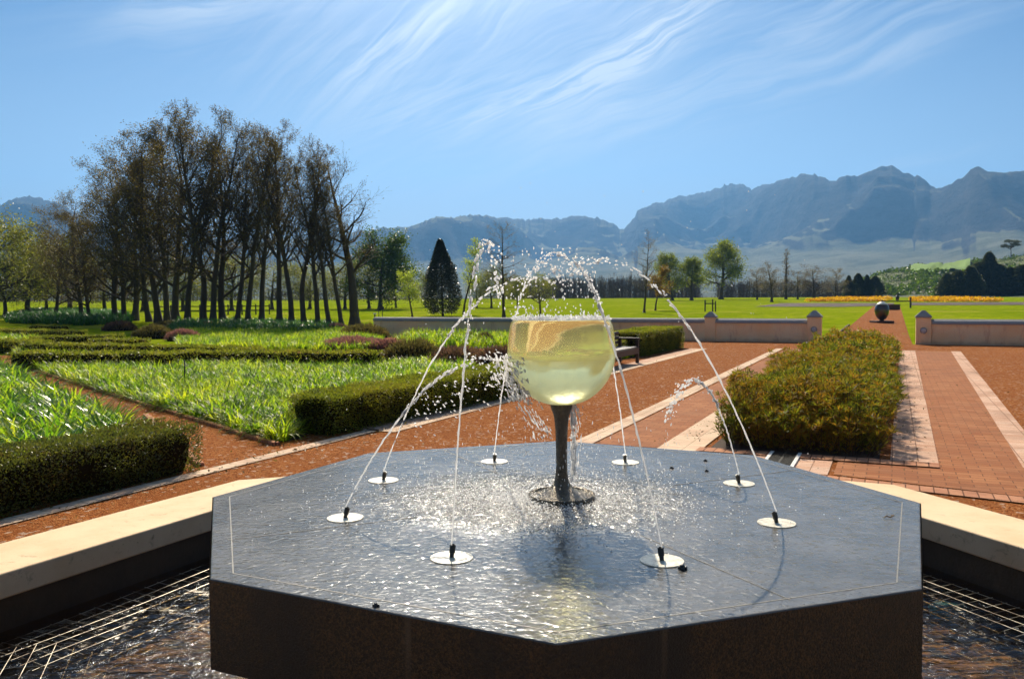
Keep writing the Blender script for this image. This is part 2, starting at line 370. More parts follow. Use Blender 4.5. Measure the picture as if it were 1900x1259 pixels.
# ================================================================== GROUND AND PAVING
def ring_sheet(name, m, rfun, nring, z0, power=2.0, na=360, **k):
    V = []; rin = 3.42
    for i in range(nring+1):
        t = (i/nring)**power
        for j in range(na):
            a = 2*PI*j/na
            R = rfun(a); r = rin+(R-rin)*t; x, y = C0[0]+r*math.cos(a), C0[1]+r*math.sin(a)
            V.append((x, y, float(T(x, y))+z0))
    Fc = [(i*na+j, i*na+(j+1) % na, (i+1)*na+(j+1) % na, (i+1)*na+j) for i in range(nring) for j in range(na)]
    return link(name, mesh_np(name, V, Fc, True), M[m], **k)
ring_sheet('ground', 'lawn', lambda a: 7600, 130, 0, 4.2, kind='structure')
def rect_r(a):                                       # gravel court: rectangle in the garden frame
    du, dv = math.cos(a)*SU+math.sin(a)*CU, math.cos(a)*CU-math.sin(a)*SU
    u0, v0 = C0[0]*SU+C0[1]*CU, C0[0]*CU-C0[1]*SU; r = 1e9
    for p, d, lo, hi in ((u0, du, -14, 33.95), (v0, dv, -26, 26)):
        if d > 1e-9: r = min(r, (hi-p)/d)
        elif d < -1e-9: r = min(r, (lo-p)/d)
    return r
ring_sheet('gravel', 'gravel', rect_r, 8, .004, 1.0, 720, kind='structure')
def garden_frame(o): o.rotation_euler.z = PI/2-TH; return o    # object x = garden u axis, object y = -v
def quad_uv(name, m, q, z, **k):                     # q: list of (u,v); local frame keeps the bond pattern aligned
    V = [(u, -v, z) for u, v in q]; me = bpy.data.meshes.new(name); me.from_pydata(V, [], [tuple(range(len(q)))][:]); me.update()
    if me.polygons[0].normal.z < 0: me.flip_normals()
    return garden_frame(link(name, me, M[m], kind='structure', **k))
quad_uv('brick_paving', 'paver_red', [(8.33, -3.12), (29.4, -3.3), (29.4, -2.4), (9.0, -2.4), (9.0, -.5), (9.0, .42), (9.3, .42), (29.4, .66), (29.4, 1.68), (8.33, 1.2), (6.0, 7.5), (3.5, 11.5), (3.2, 11.3), (5.6, 7.0), (8.33, -.4)][:0] or [(9.1, -3.12), (29.4, -3.3), (29.4, -2.4), (9.1, -2.36)], .010)
quad_uv('brick_paving', 'paver_red', [(8.35, -.5), (9.04, -.5), (9.04, .36), (29.6, .64), (29.6, 1.66), (9.6, 1.18), (7.9, 3.0), (7.6, 2.9)], .010)
for a, b, w, m, z in (((9.0, -3.38), (29.5, -3.64), .24, 'paver_pale', .014), ((9.0, -2.38), (29.6, -2.42), .24, 'paver_pale', .014), ((9.0, -2.15), (29.6, -2.2), .24, 'paver_pale', .018),
                      ((9.06, -.02), (29.6, .18), .22, 'paver_pink', .014), ((9.06, .2), (29.6, .4), .22, 'paver_pink', .018), ((9.4, 1.16), (29.7, 1.64), .27, 'paver_pink', .014),
                      ((2.6, -6.17), (9.0, -6.16), .19, 'paver_pale', .014), ((8.9, -5.95), (28.6, -6.0), .24, 'paver_pale', .014), ((8.9, -6.3), (28.6, -6.35), .35, 'paver_pink', .014)):
    quad_uv('brick_edging', m, [(a[0], a[1]), (b[0], b[1]), (b[0], b[1]+w), (a[0], a[1]+w)], z)
quad_uv('brick_edging', 'paver_edge', [(9.04, -1.95), (9.28, -1.95), (9.28, .42), (9.04, .42)], .022)
quad_uv('brick_edging', 'paver_edge', [(8.12, -1.1), (8.35, -1.1), (7.6, 3.1), (7.37, 3.0)], .016)
quad_uv('brick_paving', 'paver_pink', [(8.3, -2.4), (9.04, -2.4), (9.04, -.55), (8.3, -.55)], .012)
# gate path running out through the lawn
V = []; n = 60
for i in range(n+1):
    u = 33.9+(112-33.9)*i/n
    for v in (-2.35, -.8, .62):
        x, y = W(u, v); V.append((x, y, float(T(x, y))+.012))
link('gravel_path', mesh_np('gravel_path', V, [(i*3+j, i*3+j+1, i*3+j+4, i*3+j+3) for i in range(n) for j in (0, 1)]), M['gravel'], kind='structure')
mb = MB()
for i in range(20):
    p, q = W(34.6+i*.95, -2.45), W(34.6+i*.95+.9, -2.45); cx, cy = (p[0]+q[0])/2, (p[1]+q[1])/2
    mb.box((cx, cy, float(T(cx, cy))+.03), (.9, .08, .1), PI/2-TH)
mb.build('path_kerb', M['rust_steel'], label='dark low steel edging strip along the left side of the gate path', cat='edging')
# brick borders of the diagonal path between the planting beds
for a, b in (((386, 787), (514, 827)), ((270, 772), (372, 866)), ((59, 687), (386, 787))):
    p, q = at(*a), at(*b); L = math.dist(p, q); rz = math.atan2(q[1]-p[1], q[0]-p[0]); mb = MB(); k = int(L/.24)
    for i in range(k):
        t = (i+.5)/k; mb.box((p[0]+(q[0]-p[0])*t, p[1]+(q[1]-p[1])*t, .012+random.uniform(-.005, .005)), (.225, .08, .06), rz+random.uniform(-.03, .03))
    s = {386: 'foreground end of the path below the strap-leaf bed', 270: 'inner edge of the diagonal path behind the front hedge', 59: 'shaded far side of the diagonal path'}[a[0]]
    mb.build('brick_kerb', M['paver_edge'], bevel=.006, label='row of bricks set on edge along the '+s, cat='kerb')
# drain grates
def drain(u, v, lab):
    o = empty('drain_grate', (*W(u, v), 0), PI/2-TH, label=lab, cat='drain', group='drain grates in the paving')
    mb = MB(); mb.box((0, .14, .022), (.86, .035, .02)); mb.box((0, -.14, .022), (.86, .035, .02)); mb.build('frame', M['white_stone'], o)
    mb = MB()
    for i in range(19): mb.box((-.4+i*.0445, 0, .024), (.02, .24, .014))
    mb.box((0, 0, .026), (.84, .02, .014)); mb.build('grid', M['grate'], o)
    mb = MB(); mb.box((0, 0, .017), (.84, .25, .006)); mb.build('channel', M['black_plastic'], o)
drain(8.85, -1.03, 'black slotted drain grate with pale side strips before the reddish shrub bed')
# ================================================================== POOL AND FOUNTAIN
RO, RI = 3.72/math.cos(PI/8), 3.1/math.cos(PI/8)
pool = empty('fountain_pool', (0, 0, 0), label='low octagonal pool with broad sandy cream coping around the grey fountain table', cat='pool')
def ring(Ro, Ri, z0, z1, name, m, bevel=0, par=pool):
    V = []; 
    for k in range(8):
        o, i = octv(Ro, k), octv(Ri, k); V += [(*o, z0), (*i, z0), (*i, z1), (*o, z1)]
    Fs = [(k*4+a, k*4+(a+1) % 4, ((k+1) % 8)*4+(a+1) % 4, ((k+1) % 8)*4+a) for k in range(8) for a in range(4)]
    mb = MB(); mb.add(V, Fs); o = mb.build(name, M[m], par, bevel=bevel)
    bm = __import__('bmesh').new(); bm.from_mesh(o.data); __import__('bmesh').ops.recalc_face_normals(bm, faces=bm.faces[:]); bm.to_mesh(o.data); bm.free()
    return o
ring(RO, RI, -.075, .08, 'coping', 'coping_stone', .012)
ring(RO-.15, RI+.07, -.62, -.076, 'pool_side', 'pool_wall_dark')
MB().prism([octv(RI+.1, k) for k in range(8)], -.6, -.55).build('pool_floor', M['pool_floor'], pool)
me = bpy.data.meshes.new('pool_water'); me.from_pydata([(*octv(RI+.08, k), 0) for k in range(8)], [], [tuple(range(8))]); me.update()
link('pool_water', me, M['pool_water'], loc=(0, 0, -.29), kind='structure')
tab = empty('fountain_table', (C0[0], C0[1], 0), label='large octagonal dark slate fountain table wet with a thin film of water', cat='fountain table')
def loc8(R, k): x, y = octv(R, k); return (x-C0[0], y-C0[1])
RT = 1.864
sl = MB().prism([loc8(RT, k) for k in range(8)], ZT-.345, ZT, top=False).build('slab_side', M['slate_side'], tab)
MB().prism([loc8(RT-.004, k) for k in range(8)], ZT-.03, ZT+.004).build('slab_top', M['slate_wet'], tab, bevel=.008)
MB().prism([loc8(1.25, k) for k in range(8)], -.56, ZT-.34).build('pedestal', M['pool_wall_dark'], tab)
# pale grout: an inset octagon and faint radial joints
mb = MB()
def strip(mb, p, q, w, z0, z1):
    c = ((p[0]+q[0])/2, (p[1]+q[1])/2, (z0+z1)/2); mb.box(c, (math.dist(p, q), w, z1-z0), math.atan2(q[1]-p[1], q[0]-p[0]))
for k in range(8): strip(mb, loc8(RT-.095, k), loc8(RT-.095, k+1), .005, ZT, ZT+.005)
for k in (1, 3, 5, 7): strip(mb, loc8(1.66, k-.35), loc8(.75, k-.35), .003, ZT, ZT+.0055)
mb.build('joint_line', M['grout'], tab)
NR, NROT = 1.06040219*1.047, -.0642
noz = []
for i, d in enumerate((-67.5, -22.5, 22.5, 67.5, 112.5, 157.5, -157.5, -112.5)):
    a = math.radians(d)+NROT; x, y = NR*math.sin(a), -NR*math.cos(a); noz.append((C0[0]+x, C0[1]+y))
    mb = MB(); V = [(x+.088*math.cos(t*PI/24), y+.088*math.sin(t*PI/24)) for t in range(48)]; mb.prism(V, ZT+.002, ZT+.008)
    dd = mb.build('nozzle_disc', M['disc_steel'], tab, bevel=.0015)
    ix, iy = -x/NR, -y/NR; b = Vector((x, y, ZT+.006)); t = Vector((ix*.012, iy*.012, .05))
    mb = MB(); mb.tube([b, b+t*.35, b+t*.36, b+t, ], [.0095, .0095, .0125, .0125], 10); mb.tube([b+t, b+t*1.08], [.006, .006], 8)
    mb.build('nozzle', M['black_plastic'], dd)
# goblet
GX, GY = .2585, 4.375
gob = empty('goblet_fountain', (GX, GY, 0), label='giant wine goblet filled with pale yellow water on a dark bronze stem', cat='goblet sculpture')
k_ = .002826
def zp(y): return HCAM-(y-559)*k_
prof = [(r*k_, zp(y)) for y, r in ((750, 8), (749.5, 24), (747, 34), (742, 47), (735, 58), (725, 70), (712, 81), (697, 90), (680, 96.5), (662, 99.8), (645, 100), (628, 98.3), (612, 96.5), (601, 93.5), (595, 90.5), (592.9, 86), (592.6, 60), (592.6, 20))]
def catmull(P, n=4):
    out = []
    for i in range(len(P)-1):
        p0, p1, p2, p3 = P[max(i-1, 0)], P[i], P[i+1], P[min(i+2, len(P)-1)]
        for j in range(n):
            t = j/n; out.append(tuple(.5*((2*p1[c])+(-p0[c]+p2[c])*t+(2*p0[c]-5*p1[c]+4*p2[c]-p3[c])*t*t+(-p0[c]+3*p1[c]-3*p2[c]+p3[c])*t**3) for c in (0, 1)))
    return out+[P[-1]]
MB().lathe(catmull(prof), 96).build('bowl', M['wine_water'], gob, smooth=True)
sp = [(y, r) for y, r in ((749, 21), (757, 19.5), (770, 14.8), (790, 12.2), (820, 10.8), (860, 10.4), (885, 12), (897, 15.5), (906, 23), (912, 34), (917, 46), (921, 56))]
pr2 = [(r*k_, zp(y)-.004) for y, r in sp]+[(.172, ZT+.034), (.178, ZT+.022), (.172, ZT+.008), (.15, ZT+.003)]
MB().lathe(catmull(pr2, 3), 64).build('stem', M['bronze_wet'], gob, smooth=True)
# ------------------------------------------------------------------ water jets
ICO = None
def ico():
    global ICO
    if ICO is None:
        bm = __import__('bmesh').new(); __import__('bmesh').ops.create_icosphere(bm, subdivisions=2, radius=1)
        ICO = (np.array([v.co[:] for v in bm.verts]), np.array([[v.index for v in f.verts] for f in bm.faces])); bm.free()
    return ICO
def drops_arrays(P, R, D=None, stretch=None):
    iv, fc = ico(); P = np.asarray(P, float); n = len(P); R = np.asarray(R, float)
    if D is None: D = np.tile([0, 0, 1.], (n, 1))
    D = D/np.linalg.norm(D, axis=1, keepdims=True); st = np.ones(n) if stretch is None else stretch
    A = np.cross(D, np.where(abs(D[:, 2:3]) < .9, [[0, 0, 1.]], [[1., 0, 0]])); A /= np.linalg.norm(A, axis=1, keepdims=True); B = np.cross(D, A)
    wob = 1+.22*np.sin(iv @ np.array([3.1, 1.7, 2.3])[:, None]*2).reshape(1, -1, 1)*rng.uniform(-1, 1, (n, 1, 1))
    V = (A[:, None]*iv[None, :, :1]+B[:, None]*iv[None, :, 1:2]*rng.uniform(.7, 1.1, (n, 1, 1))+D[:, None]*iv[None, :, 2:3]*st[:, None, None])*R[:, None, None]*wob+P[:, None]
    Fc = fc[None]+np.arange(n)[:, None, None]*len(iv)
    return V.reshape(-1, 3), Fc.reshape(-1, 3)
def jet(i, peak, sp_, depth, send, label, brk=.8, n=90):
    nx, ny = noz[i]; z0 = ZT+.055
    d = ray(*peak); px_, py_ = d[0]/d[1]*depth, depth; zpk = HCAM+d[2]/d[1]*depth
    h = zpk-z0; dx, dy = px_-nx, py_-ny             # at s=1 the arc is at its summit
    f = lambda s: np.array([nx+dx*s, ny+dy*s, z0+h*(1-(1-s)**2)])
    smax = send; V = []; Fs = []; mb = MB(); sb = brk*.62
    pts = []; rad = []
    L = 0; m = 46
    for q in range(m+1):
        s = sb*(q/m)**1.6; p = f(s); w = .0022*(q/m); pts.append(p+rng.normal(0, 1, 3)*w); rad.append(.0024+.0021*(q/m)*(1+.8*math.sin(q*1.9))+rng.uniform(0, .0012))
    mb.tube(pts, rad, 7); me0 = (np.array(mb.V), mb.F)
    # droplets
    s = []; c = sb*.8
    while c < smax: s.append(c); c += rng.uniform(.005, .022)*(.45+.9*(1-.5*abs(1-c)))
    s = np.array(s); t = np.clip((s-sb)/(smax-sb), 0, 1); P = np.array([f(q) for q in s]); D = np.array([f(q+.01)-f(q-.01) for q in s])
    sp1 = .003+.011*t[:, None]; P = P+rng.normal(0, 1, P.shape)*sp1
    R = rng.uniform(.0025, .0066, len(s))*(1+.3*t); st = np.where(t < .35, rng.uniform(2, 4.2, len(s)), rng.uniform(1, 2.2, len(s)))
    k2 = int(len(s)*1.1); idx = rng.integers(0, len(s), k2); tt = t[idx]
    P = np.vstack([P, P[idx]+rng.normal(0, 1, (k2, 3))*(.006+.02*tt[:, None])]); D = np.vstack([D, D[idx]]); R = np.concatenate([R, rng.uniform(.0018, .005, k2)]); st = np.concatenate([st, rng.uniform(1, 2.4, k2)])
    dv, df = drops_arrays(P, R, D, st)
    o = mb.build('water_jet', M['water_stream'], smooth=True, label=label, cat='water jet', group='arching water jets around the goblet')
    link('droplets', mesh_np('droplets', dv, df, True), M['water_drop'], o, kind='stuff')
    return o
jet(0, (905, 668), 1, 4.25, 1.25, 'thin jet from the left disc arching low onto the side of the goblet bowl')
jet(1, (903, 450), 1, 3.78, 1.5, 'tall jet from the front left disc, highest of the arcs', .75)
jet(2, (1032, 470), 1, 4.2, 1.25, 'jet from the front right disc crossing in front of the goblet bowl', .9)
jet(3, (1108, 482), 1, 4.25, 1.2, 'long arc from the right disc sweeping high to the goblet rim', .95)
jet(4, (1290, 705), 1, 5.0, 1.75, 'short low arc from the rear right disc falling back outside the goblet', .95)
jet(5, (1075, 500), 1, 4.5, 1.2, 'jet from the rear disc right of the stem, rising behind the bowl', .8)
jet(6, (1006, 486), 1, 4.5, 1.35, 'jet from the rear disc left of the stem, rising beside the bowl', .75)
jet(7, (985, 515), 1, 4.45, 1.15, 'slanting jet from the rear left disc arching into the goblet', .95)
# splash: droplets round the rim, on the left of the bowl, under the bowl and over the table
P = []; R = []; D = []; ST = []
def cloud(n, fp, r0, r1, dirf=None, s0=1, s1=2):
    for _ in range(n):
        P.append(fp()); R.append(random.uniform(r0, r1)); D.append(dirf() if dirf else (random.gauss(0, .3), random.gauss(0, .3), 1)); ST.append(random.uniform(s0, s1))
def onrim():
    a = random.uniform(0, 2*PI); r = random.uniform(.15, .262); return (GX+r*math.cos(a), GY+r*math.sin(a), zp(592)+abs(random.gauss(0, .008)))
cloud(1050, onrim, .0012, .0045)
def above():
    a = random.uniform(0, 2*PI); r = .24*math.sqrt(random.random()); return (GX-.04+r*math.cos(a), GY+r*math.sin(a), zp(590)+.36*random.random()**1.8)
cloud(230, above, .0015, .005)
def leftside():
    a = PI+random.uniform(-.9, .9); z = random.uniform(zp(745), zp(660)); q = (zp(592)-z); r = .285+abs(random.gauss(0, .05)); r -= max(0, zp(690)-z)*.5
    return (GX+r*math.cos(a), GY+r*math.sin(a), z)
cloud(330, leftside, .002, .006, lambda: (-.5+random.gauss(0, .3), random.gauss(0, .3), 1), 1, 4)
def leftfar():
    t = random.random(); x = GX-.28-.5*t; return (x, GY+random.gauss(-.05, .1), zp(690)-.15*t*t-.1*t+random.gauss(0, .07))
cloud(150, leftfar, .0015, .005, lambda: (-1+random.gauss(0, .3), 0, .6+random.gauss(0, .4)), 1, 2.5)
def curtain():
    z = random.uniform(ZT+.1, zp(752)); x = GX+.05+abs(random.gauss(0, .022)); return (x, GY+random.gauss(0, .03), z)
cloud(420, curtain, .0012, .004, lambda: (random.gauss(0, .1), 0, 1), 2, 6)
def underleft():
    t = random.random(); return (GX-.22+.15*t+random.gauss(0, .02), GY+random.gauss(0, .05), zp(750)-.16*t+random.gauss(0, .03))
cloud(90, underleft, .0015, .004, lambda: (.5, 0, -1), 2, 5)
def rain():
    a = random.uniform(0, 2*PI); r = .75*math.sqrt(random.random()); return (GX-.08+r*math.cos(a), GY+r*math.sin(a), ZT+random.uniform(.02, .5)**1.4)
cloud(420, rain, .001, .0026, lambda: (random.gauss(0, .1), 0, 1), 2, 6)
def ontable():
    a = random.uniform(0, 2*PI); r = abs(random.gauss(0, .36))+.02; return (GX-.12+r*1.3*math.cos(a), GY-.02+r*math.sin(a), ZT+.006+abs(random.gauss(0, .01)))
def stray():
    a = random.uniform(0, 2*PI); r = random.uniform(.3, 1.3); return (GX+r*math.cos(a), GY+r*math.sin(a), random.uniform(ZT+.05, 2.2))
cloud(170, stray, .0008, .0026)
dv, df = drops_arrays(P, R, np.array(D), np.array(ST))
link('splashing_water', mesh_np('splashing_water', dv, df, True), M['water_drop'], label='scattered white splash droplets around the goblet and over the table', cat='splash', kind='stuff')
P, R, D, ST = [], [], [], []
cloud(9500, ontable, .0016, .0052, None, .3, .7)  # white flecks of splash, put in to stand for sun glints
dv, df = drops_arrays(P, R, np.array(D), np.array(ST))
link('splash_froth_glints', mesh_np('splash_froth_glints', dv, df, True), M['glint_foam'], label='white froth drops standing for sun glints on the table around the goblet foot', cat='froth', kind='stuff')
# small debris on the table
def debris(px, py, r, lab):
    x, y = at(px, py, ZT); v, f = drops_arrays([(0, 0, 0)]*4, [r, r*.6, r*.5, r*.55], None, None); v = v+np.repeat(np.array([[0, 0, r*.7], [r, 0, r*.4], [-r*.9, r*.4, r*.4], [0, -r*.9, r*.4]]), len(ico()[0]), 0)
    link('seed_pod', mesh_np('seed_pod', v, f), M['black_plastic'], loc=(x, y, ZT+.004), label=lab, cat='seed pod', group='dark seed pods on the table')
debris(1266, 1058, .013, 'largest black seed pod, beside the front right nozzle disc')
debris(1309, 856, .009, 'black seed pod farthest back on the right of the wet table')
debris(1311, 875, .008, 'black seed pod just in front of the farthest one on the table')
debris(1246, 870, .009, 'black seed pod nearest the rear disc right of the stem')
debris(697, 1127, .009, 'grey seed pod on the front left edge of the table')
x, y = at(1648, 963, ZT); mb = MB()
mb.tube([(-.02, 0, .006), (-.005, .01, .012), (.01, -.004, .008), (.03, .006, .016), (.022, .02, .01)], .0028, 5)
mb.build('dry_twig', M['leaf_orange'], loc=(x, y, ZT+.003), label='scrap of dry yellow twig lying on the right side of the table', cat='twig')
# wire mesh panels lying in the pool water
def wires(p0, p1, w, lab, z=-.281, sp=.1):
    ux, uy = p1[0]-p0[0], p1[1]-p0[1]; L = math.hypot(ux, uy); ux /= L; uy /= L; nx, ny = -uy, ux
    if (C0[0]-p0[0])*nx+(C0[1]-p0[1])*ny < 0: nx, ny = -nx, -ny
    mb = MB(); zf = lambda a, b: z-.06*max(0, b-.35*w)/w+.01*math.sin(a*2.3+b*5)
    for i in range(int(w/sp)+1):
        b = i*sp; mb.tube([(p0[0]+ux*a+nx*b, p0[1]+uy*a+ny*b, zf(a, b)) for a in np.linspace(0, L, 24)], .0021, 5)
    for i in range(int(L/sp)+1):
        a = i*sp; wv = .006*math.sin(i*2.1); mb.tube([(p0[0]+ux*(a+wv)+nx*b, p0[1]+uy*(a+wv)+ny*b, zf(a, b)) for b in np.linspace(-.02, w+.02, 10)], .0021, 5)
    mb.build('wire_mesh', M['wire'], label=lab, cat='wire mesh', group='wire mesh panels in the pool')
def edge(k, a, b, inset):
    A, B = octv(RI, k), octv(RI, k+1); mx, my = (A[0]+B[0])/2-C0[0], (A[1]+B[1])/2-C0[1]; m_ = math.hypot(mx, my); ox, oy = -mx/m_*inset, -my/m_*inset
    return [(A[0]+(B[0]-A[0])*t+ox, A[1]+(B[1]-A[1])*t+oy) for t in (a, b)]
wires(*edge(5, .02, .98, .1), .8, 'rusty square wire mesh under the water along the far left pool side')
wires(*edge(6, .02, .98, .12), .8, 'square wire mesh in the near left corner of the pool')
wires(*edge(2, .02, .98, .1), .8, 'square wire mesh along the far right pool side')
wires(*edge(1, .02, .98, .12), .8, 'square wire mesh at the near right side of the pool')
x, y = at(1748, 1128, -.4); mb = MB(); mb.lathe([(.001, -.05), (.07, -.05), (.085, 0), (.05, .04), (.001, .05)], 20); mb.box((.1, .02, 0), (.12, .05, .05))
mb.build('pool_pump', M['blue_plastic'], loc=(x, y, -.4), smooth=False, label='small blue pump under the water right of the table', cat='pump')
# ================================================================== GARDEN WALL AND GATE POSTS
WU = 34.1
def wall(v0, v1, lab, lend=False):
    o = empty('garden_wall', (0, 0, 0), PI/2-TH, label=lab, cat='wall')
    def sec(v, k=1):   # body
        return v
    mb = MB(); u = WU; z0 = -.3; zt = .74
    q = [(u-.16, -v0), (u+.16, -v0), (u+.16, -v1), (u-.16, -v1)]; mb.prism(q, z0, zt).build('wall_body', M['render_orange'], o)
    mb = MB(); pts = [(-.2, .74), (-.2, .79), (-.13, .86), (0, .93), (.13, .86), (.2, .79), (.2, .74)]
    if lend: pts = [(-.2, .74), (-.2, .8), (-.17, .87), (-.1, .915), (0, .93), (.1, .915), (.17, .87), (.2, .8), (.2, .74)]
    V = [(u+a, -v0, z) for a, z in pts]+[(u+a, -v1, z) for a, z in pts]; k = len(pts)
    Fs = [(i, i+1, k+i+1, k+i) for i in range(k-1)]+[(k-1, 0, k, 2*k-1)]+[tuple(range(k)), tuple(range(2*k-1, k-1, -1))]
    mb.add(V, Fs); mb.build('wall_cap', M['cement_cap'], o)
wall(-22.9, -6.95, 'long left stretch of low orange wall with rounded grey cap behind the beds', True)
wall(-6.55, -3.05, 'short low orange wall between the middle pier and left gate post')
wall(1.23, 26, 'low orange wall with grey cap running right from the right gate post')
def post(v, lab, w=.5, zs=.98, zt=1.25, lamp=True):
    x, y = W(WU, v); o = empty('gate_post', (x, y, 0), PI/2-TH, label=lab, cat='gate post', group='orange wall posts with pointed grey caps')
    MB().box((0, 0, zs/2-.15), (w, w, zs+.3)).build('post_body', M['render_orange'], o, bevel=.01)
    h = w/2+.03; mb = MB(); mb.add([(-h, -h, zs+.001), (h, -h, zs+.001), (h, h, zs+.001), (-h, h, zs+.001), (-h, -h, zs+.05), (h, -h, zs+.05), (h, h, zs+.05), (-h, h, zs+.05), (-.05, -.05, zt), (.05, -.05, zt), (.05, .05, zt), (-.05, .05, zt)],
        [(3, 2, 1, 0), (0, 1, 5, 4), (1, 2, 6, 5), (2, 3, 7, 6), (3, 0, 4, 7), (4, 5, 9, 8), (5, 6, 10, 9), (6, 7, 11, 10), (7, 4, 8, 11), (8, 9, 10, 11)])
    mb.build('post_cap', M['cement_cap'], o)
    if lamp:
        mb = MB(); mb.tube([(-w/2+.002, 0, .52), (-w/2-.05, 0, .52)], [.12, .115], 24); b = mb.build('wall_lamp', M['cement_cap'], o)
        MB().tube([(-w/2-.045, 0, .52), (-w/2-.07, 0, .52)], [.085, .06], 24).build('lamp_glass', M['lamp_glass'], b)
post(-2.79, 'orange gate post left of the gravel path, round lamp on its face')
post(.97, 'orange gate post right of the gravel path, round lamp on its face')
post(-6.75, 'stubby orange pier in the middle of the wall, no lamp', .42, .96, 1.2, False)
# ================================================================== BENCH
bx, by = W(20.2, -6.4); b = empty('garden_bench', (bx, by, 0), PI/2-TH, label='dark wooden slatted bench facing the gravel, half hidden by the goblet', cat='bench')
# local x = along u, local y = -v (back is +y)
for sx in (-1.2, 1.2):
    for sy in (-.24, .24): MB().box((sx, sy, .31 if sy < 0 else .33), (.08, .08, .62)).build('leg', M['dark_wood'], b, bevel=.006)
    MB().box((sx, 0, .655), (.1, .62, .05)).build('armrest', M['dark_wood'], b, bevel=.01)
mb = MB()
for i in range(5): mb.box((0, -.22+.105*i, .43), (2.3, .09, .03))
mb.build('seat', M['seat_wood'], b, bevel=.004); mb = MB(); mb.box((0, -.275, .34), (2.3, .03, .15)); mb.build('apron', M['dark_wood'], b)
mb = MB()
for i in range(3): mb.box((0, .27, .56+.12*i), (2.34, .03, .08))
mb.build('backrest', M['dark_wood'], b)
# ================================================================== SCULPTURES ON THE PATH
ex, ey = atg(1636, 599); ez = float(T(ex, ey))
e = empty('egg_sculpture', (ex, ey, ez), 0, label='big dark glossy egg on a flat square base, pale cap on its top', cat='sculpture')
MB().box((0, 0, .08), (1.1, 1.1, .14)).build('base_plate', M['rust_steel'], e, bevel=.01)
prof = [(.43*math.sin(t)**.92*(1+.12*math.cos(t)*-1), .74-.58*math.cos(t)) for t in np.linspace(.02, PI-.02, 28)]
MB().lathe([(.14, .15), (.13, .22)]+[p for p in prof if p[1] > .2], 40).build('egg_body', M['bronze_dark'], e, smooth=True)
cap = [(.47*math.sin(t)+.002, .75+.60*math.cos(t)) for t in np.linspace(.8, .03, 14)]
MB().lathe(cap, 40).build('cap', M['white_stone'], e, smooth=True)
MB().tube([(0, 0, 1.32), (0, 0, 1.44)], [.05, .035], 8).build('stalk', M['iron_dark'], e)
x, y = atg(1658, 575); MB().box((x, y, float(T(x, y))+.27), (1.1, .5, .5)).box((x, y, float(T(x, y))+.56), (1.2, .6, .06)).build('block_seat', M['rust_steel'], bevel=.02, label='dark low block sculpture on the gate path behind the egg', cat='sculpture')
x, y = atg(1672, 571); z = float(T(x, y)); k = y/F
s = empty('beam_sculpture', (x, y, z), 0, label='thin horizontal dark beam with an upright end post behind the egg', cat='sculpture')
MB().box((-.6, 0, .75), (3.2, .1, .12)).build('beam', M['iron_dark'], s); MB().box((1.05, 0, .6), (.14, .14, 1.2)).build('post', M['iron_dark'], s); MB().box((-2.1, 0, .36), (.12, .12, .72)).build('post', M['iron_dark'], s)
x, y = atg(1665, 557); z = float(T(x, y)); k = y/F
MB().lathe([(.001, 0), (3*k, .02), (2.6*k, 3*k), (3.6*k, 6*k), (3*k, 8*k), (1.2*k, 9*k), (1.8*k, 10*k), (1.2*k, 11*k), (.001, 11.4*k)], 12).build('standing_stone', M['iron_dark'], loc=(x, y, z), label='small dark upright figure at the far end of the gate path', cat='sculpture')
# tree guard, garden lamps, stakes
x, y = atg(1318, 578); z = float(T(x, y)); g = empty('tree_guard', (x, y, z), 0, label='dark wooden tree guard of three posts and a rail on the lawn', cat='tree guard')
for dx, dy, h in ((-.52, 0, 1.15), (.27, .2, 1.2), (.5, 0, 1.05)): MB().box((dx, dy, h/2), (.11, .11, h)).build('post', M['iron_dark'], g)
MB().box((0, 0, .8), (1.0, .06, .1)).build('rail', M['iron_dark'], g)
x, y = atg(696, 618); z = 0
l = empty('path_lamp', (x, y, z), 0, label='slim post lamp with a pale head at the left end of the wall', cat='lamp')
MB().tube([(0, 0, 0), (0, 0, 1.02)], .035, 8).build('post', M['iron_dark'], l); MB().box((0, 0, 1.06), (.14, .14, .07)).build('lamp_head', M['white_stone'], l)
x, y = atg(706, 616); l = empty('bird_table', (x, y, 0), 0, label='thin dark double stem with a small flat spiky top left of the wall', cat='garden ornament')
for dx in (-.07, .1): MB().tube([(dx, 0, 0), (dx*1.2, 0, 1.25)], .018, 6).build('stem', M['iron_dark'], l)
mb = MB()
for q in range(9): mb.box((random.uniform(-.28, .28), random.uniform(-.1, .1), 1.25+random.uniform(-.05, .12)), (.16, .1, .05), random.random())
mb.build('top', M['iron_dark'], l)
x, y = at(343, 705, .2); MB().tube([(0, 0, 0), (0, 0, .58)], .012, 6).build('plant_stake', M['iron_dark'], loc=(x, y, 0), label='thin dark stake standing in the strap-leaf bed', cat='stake')
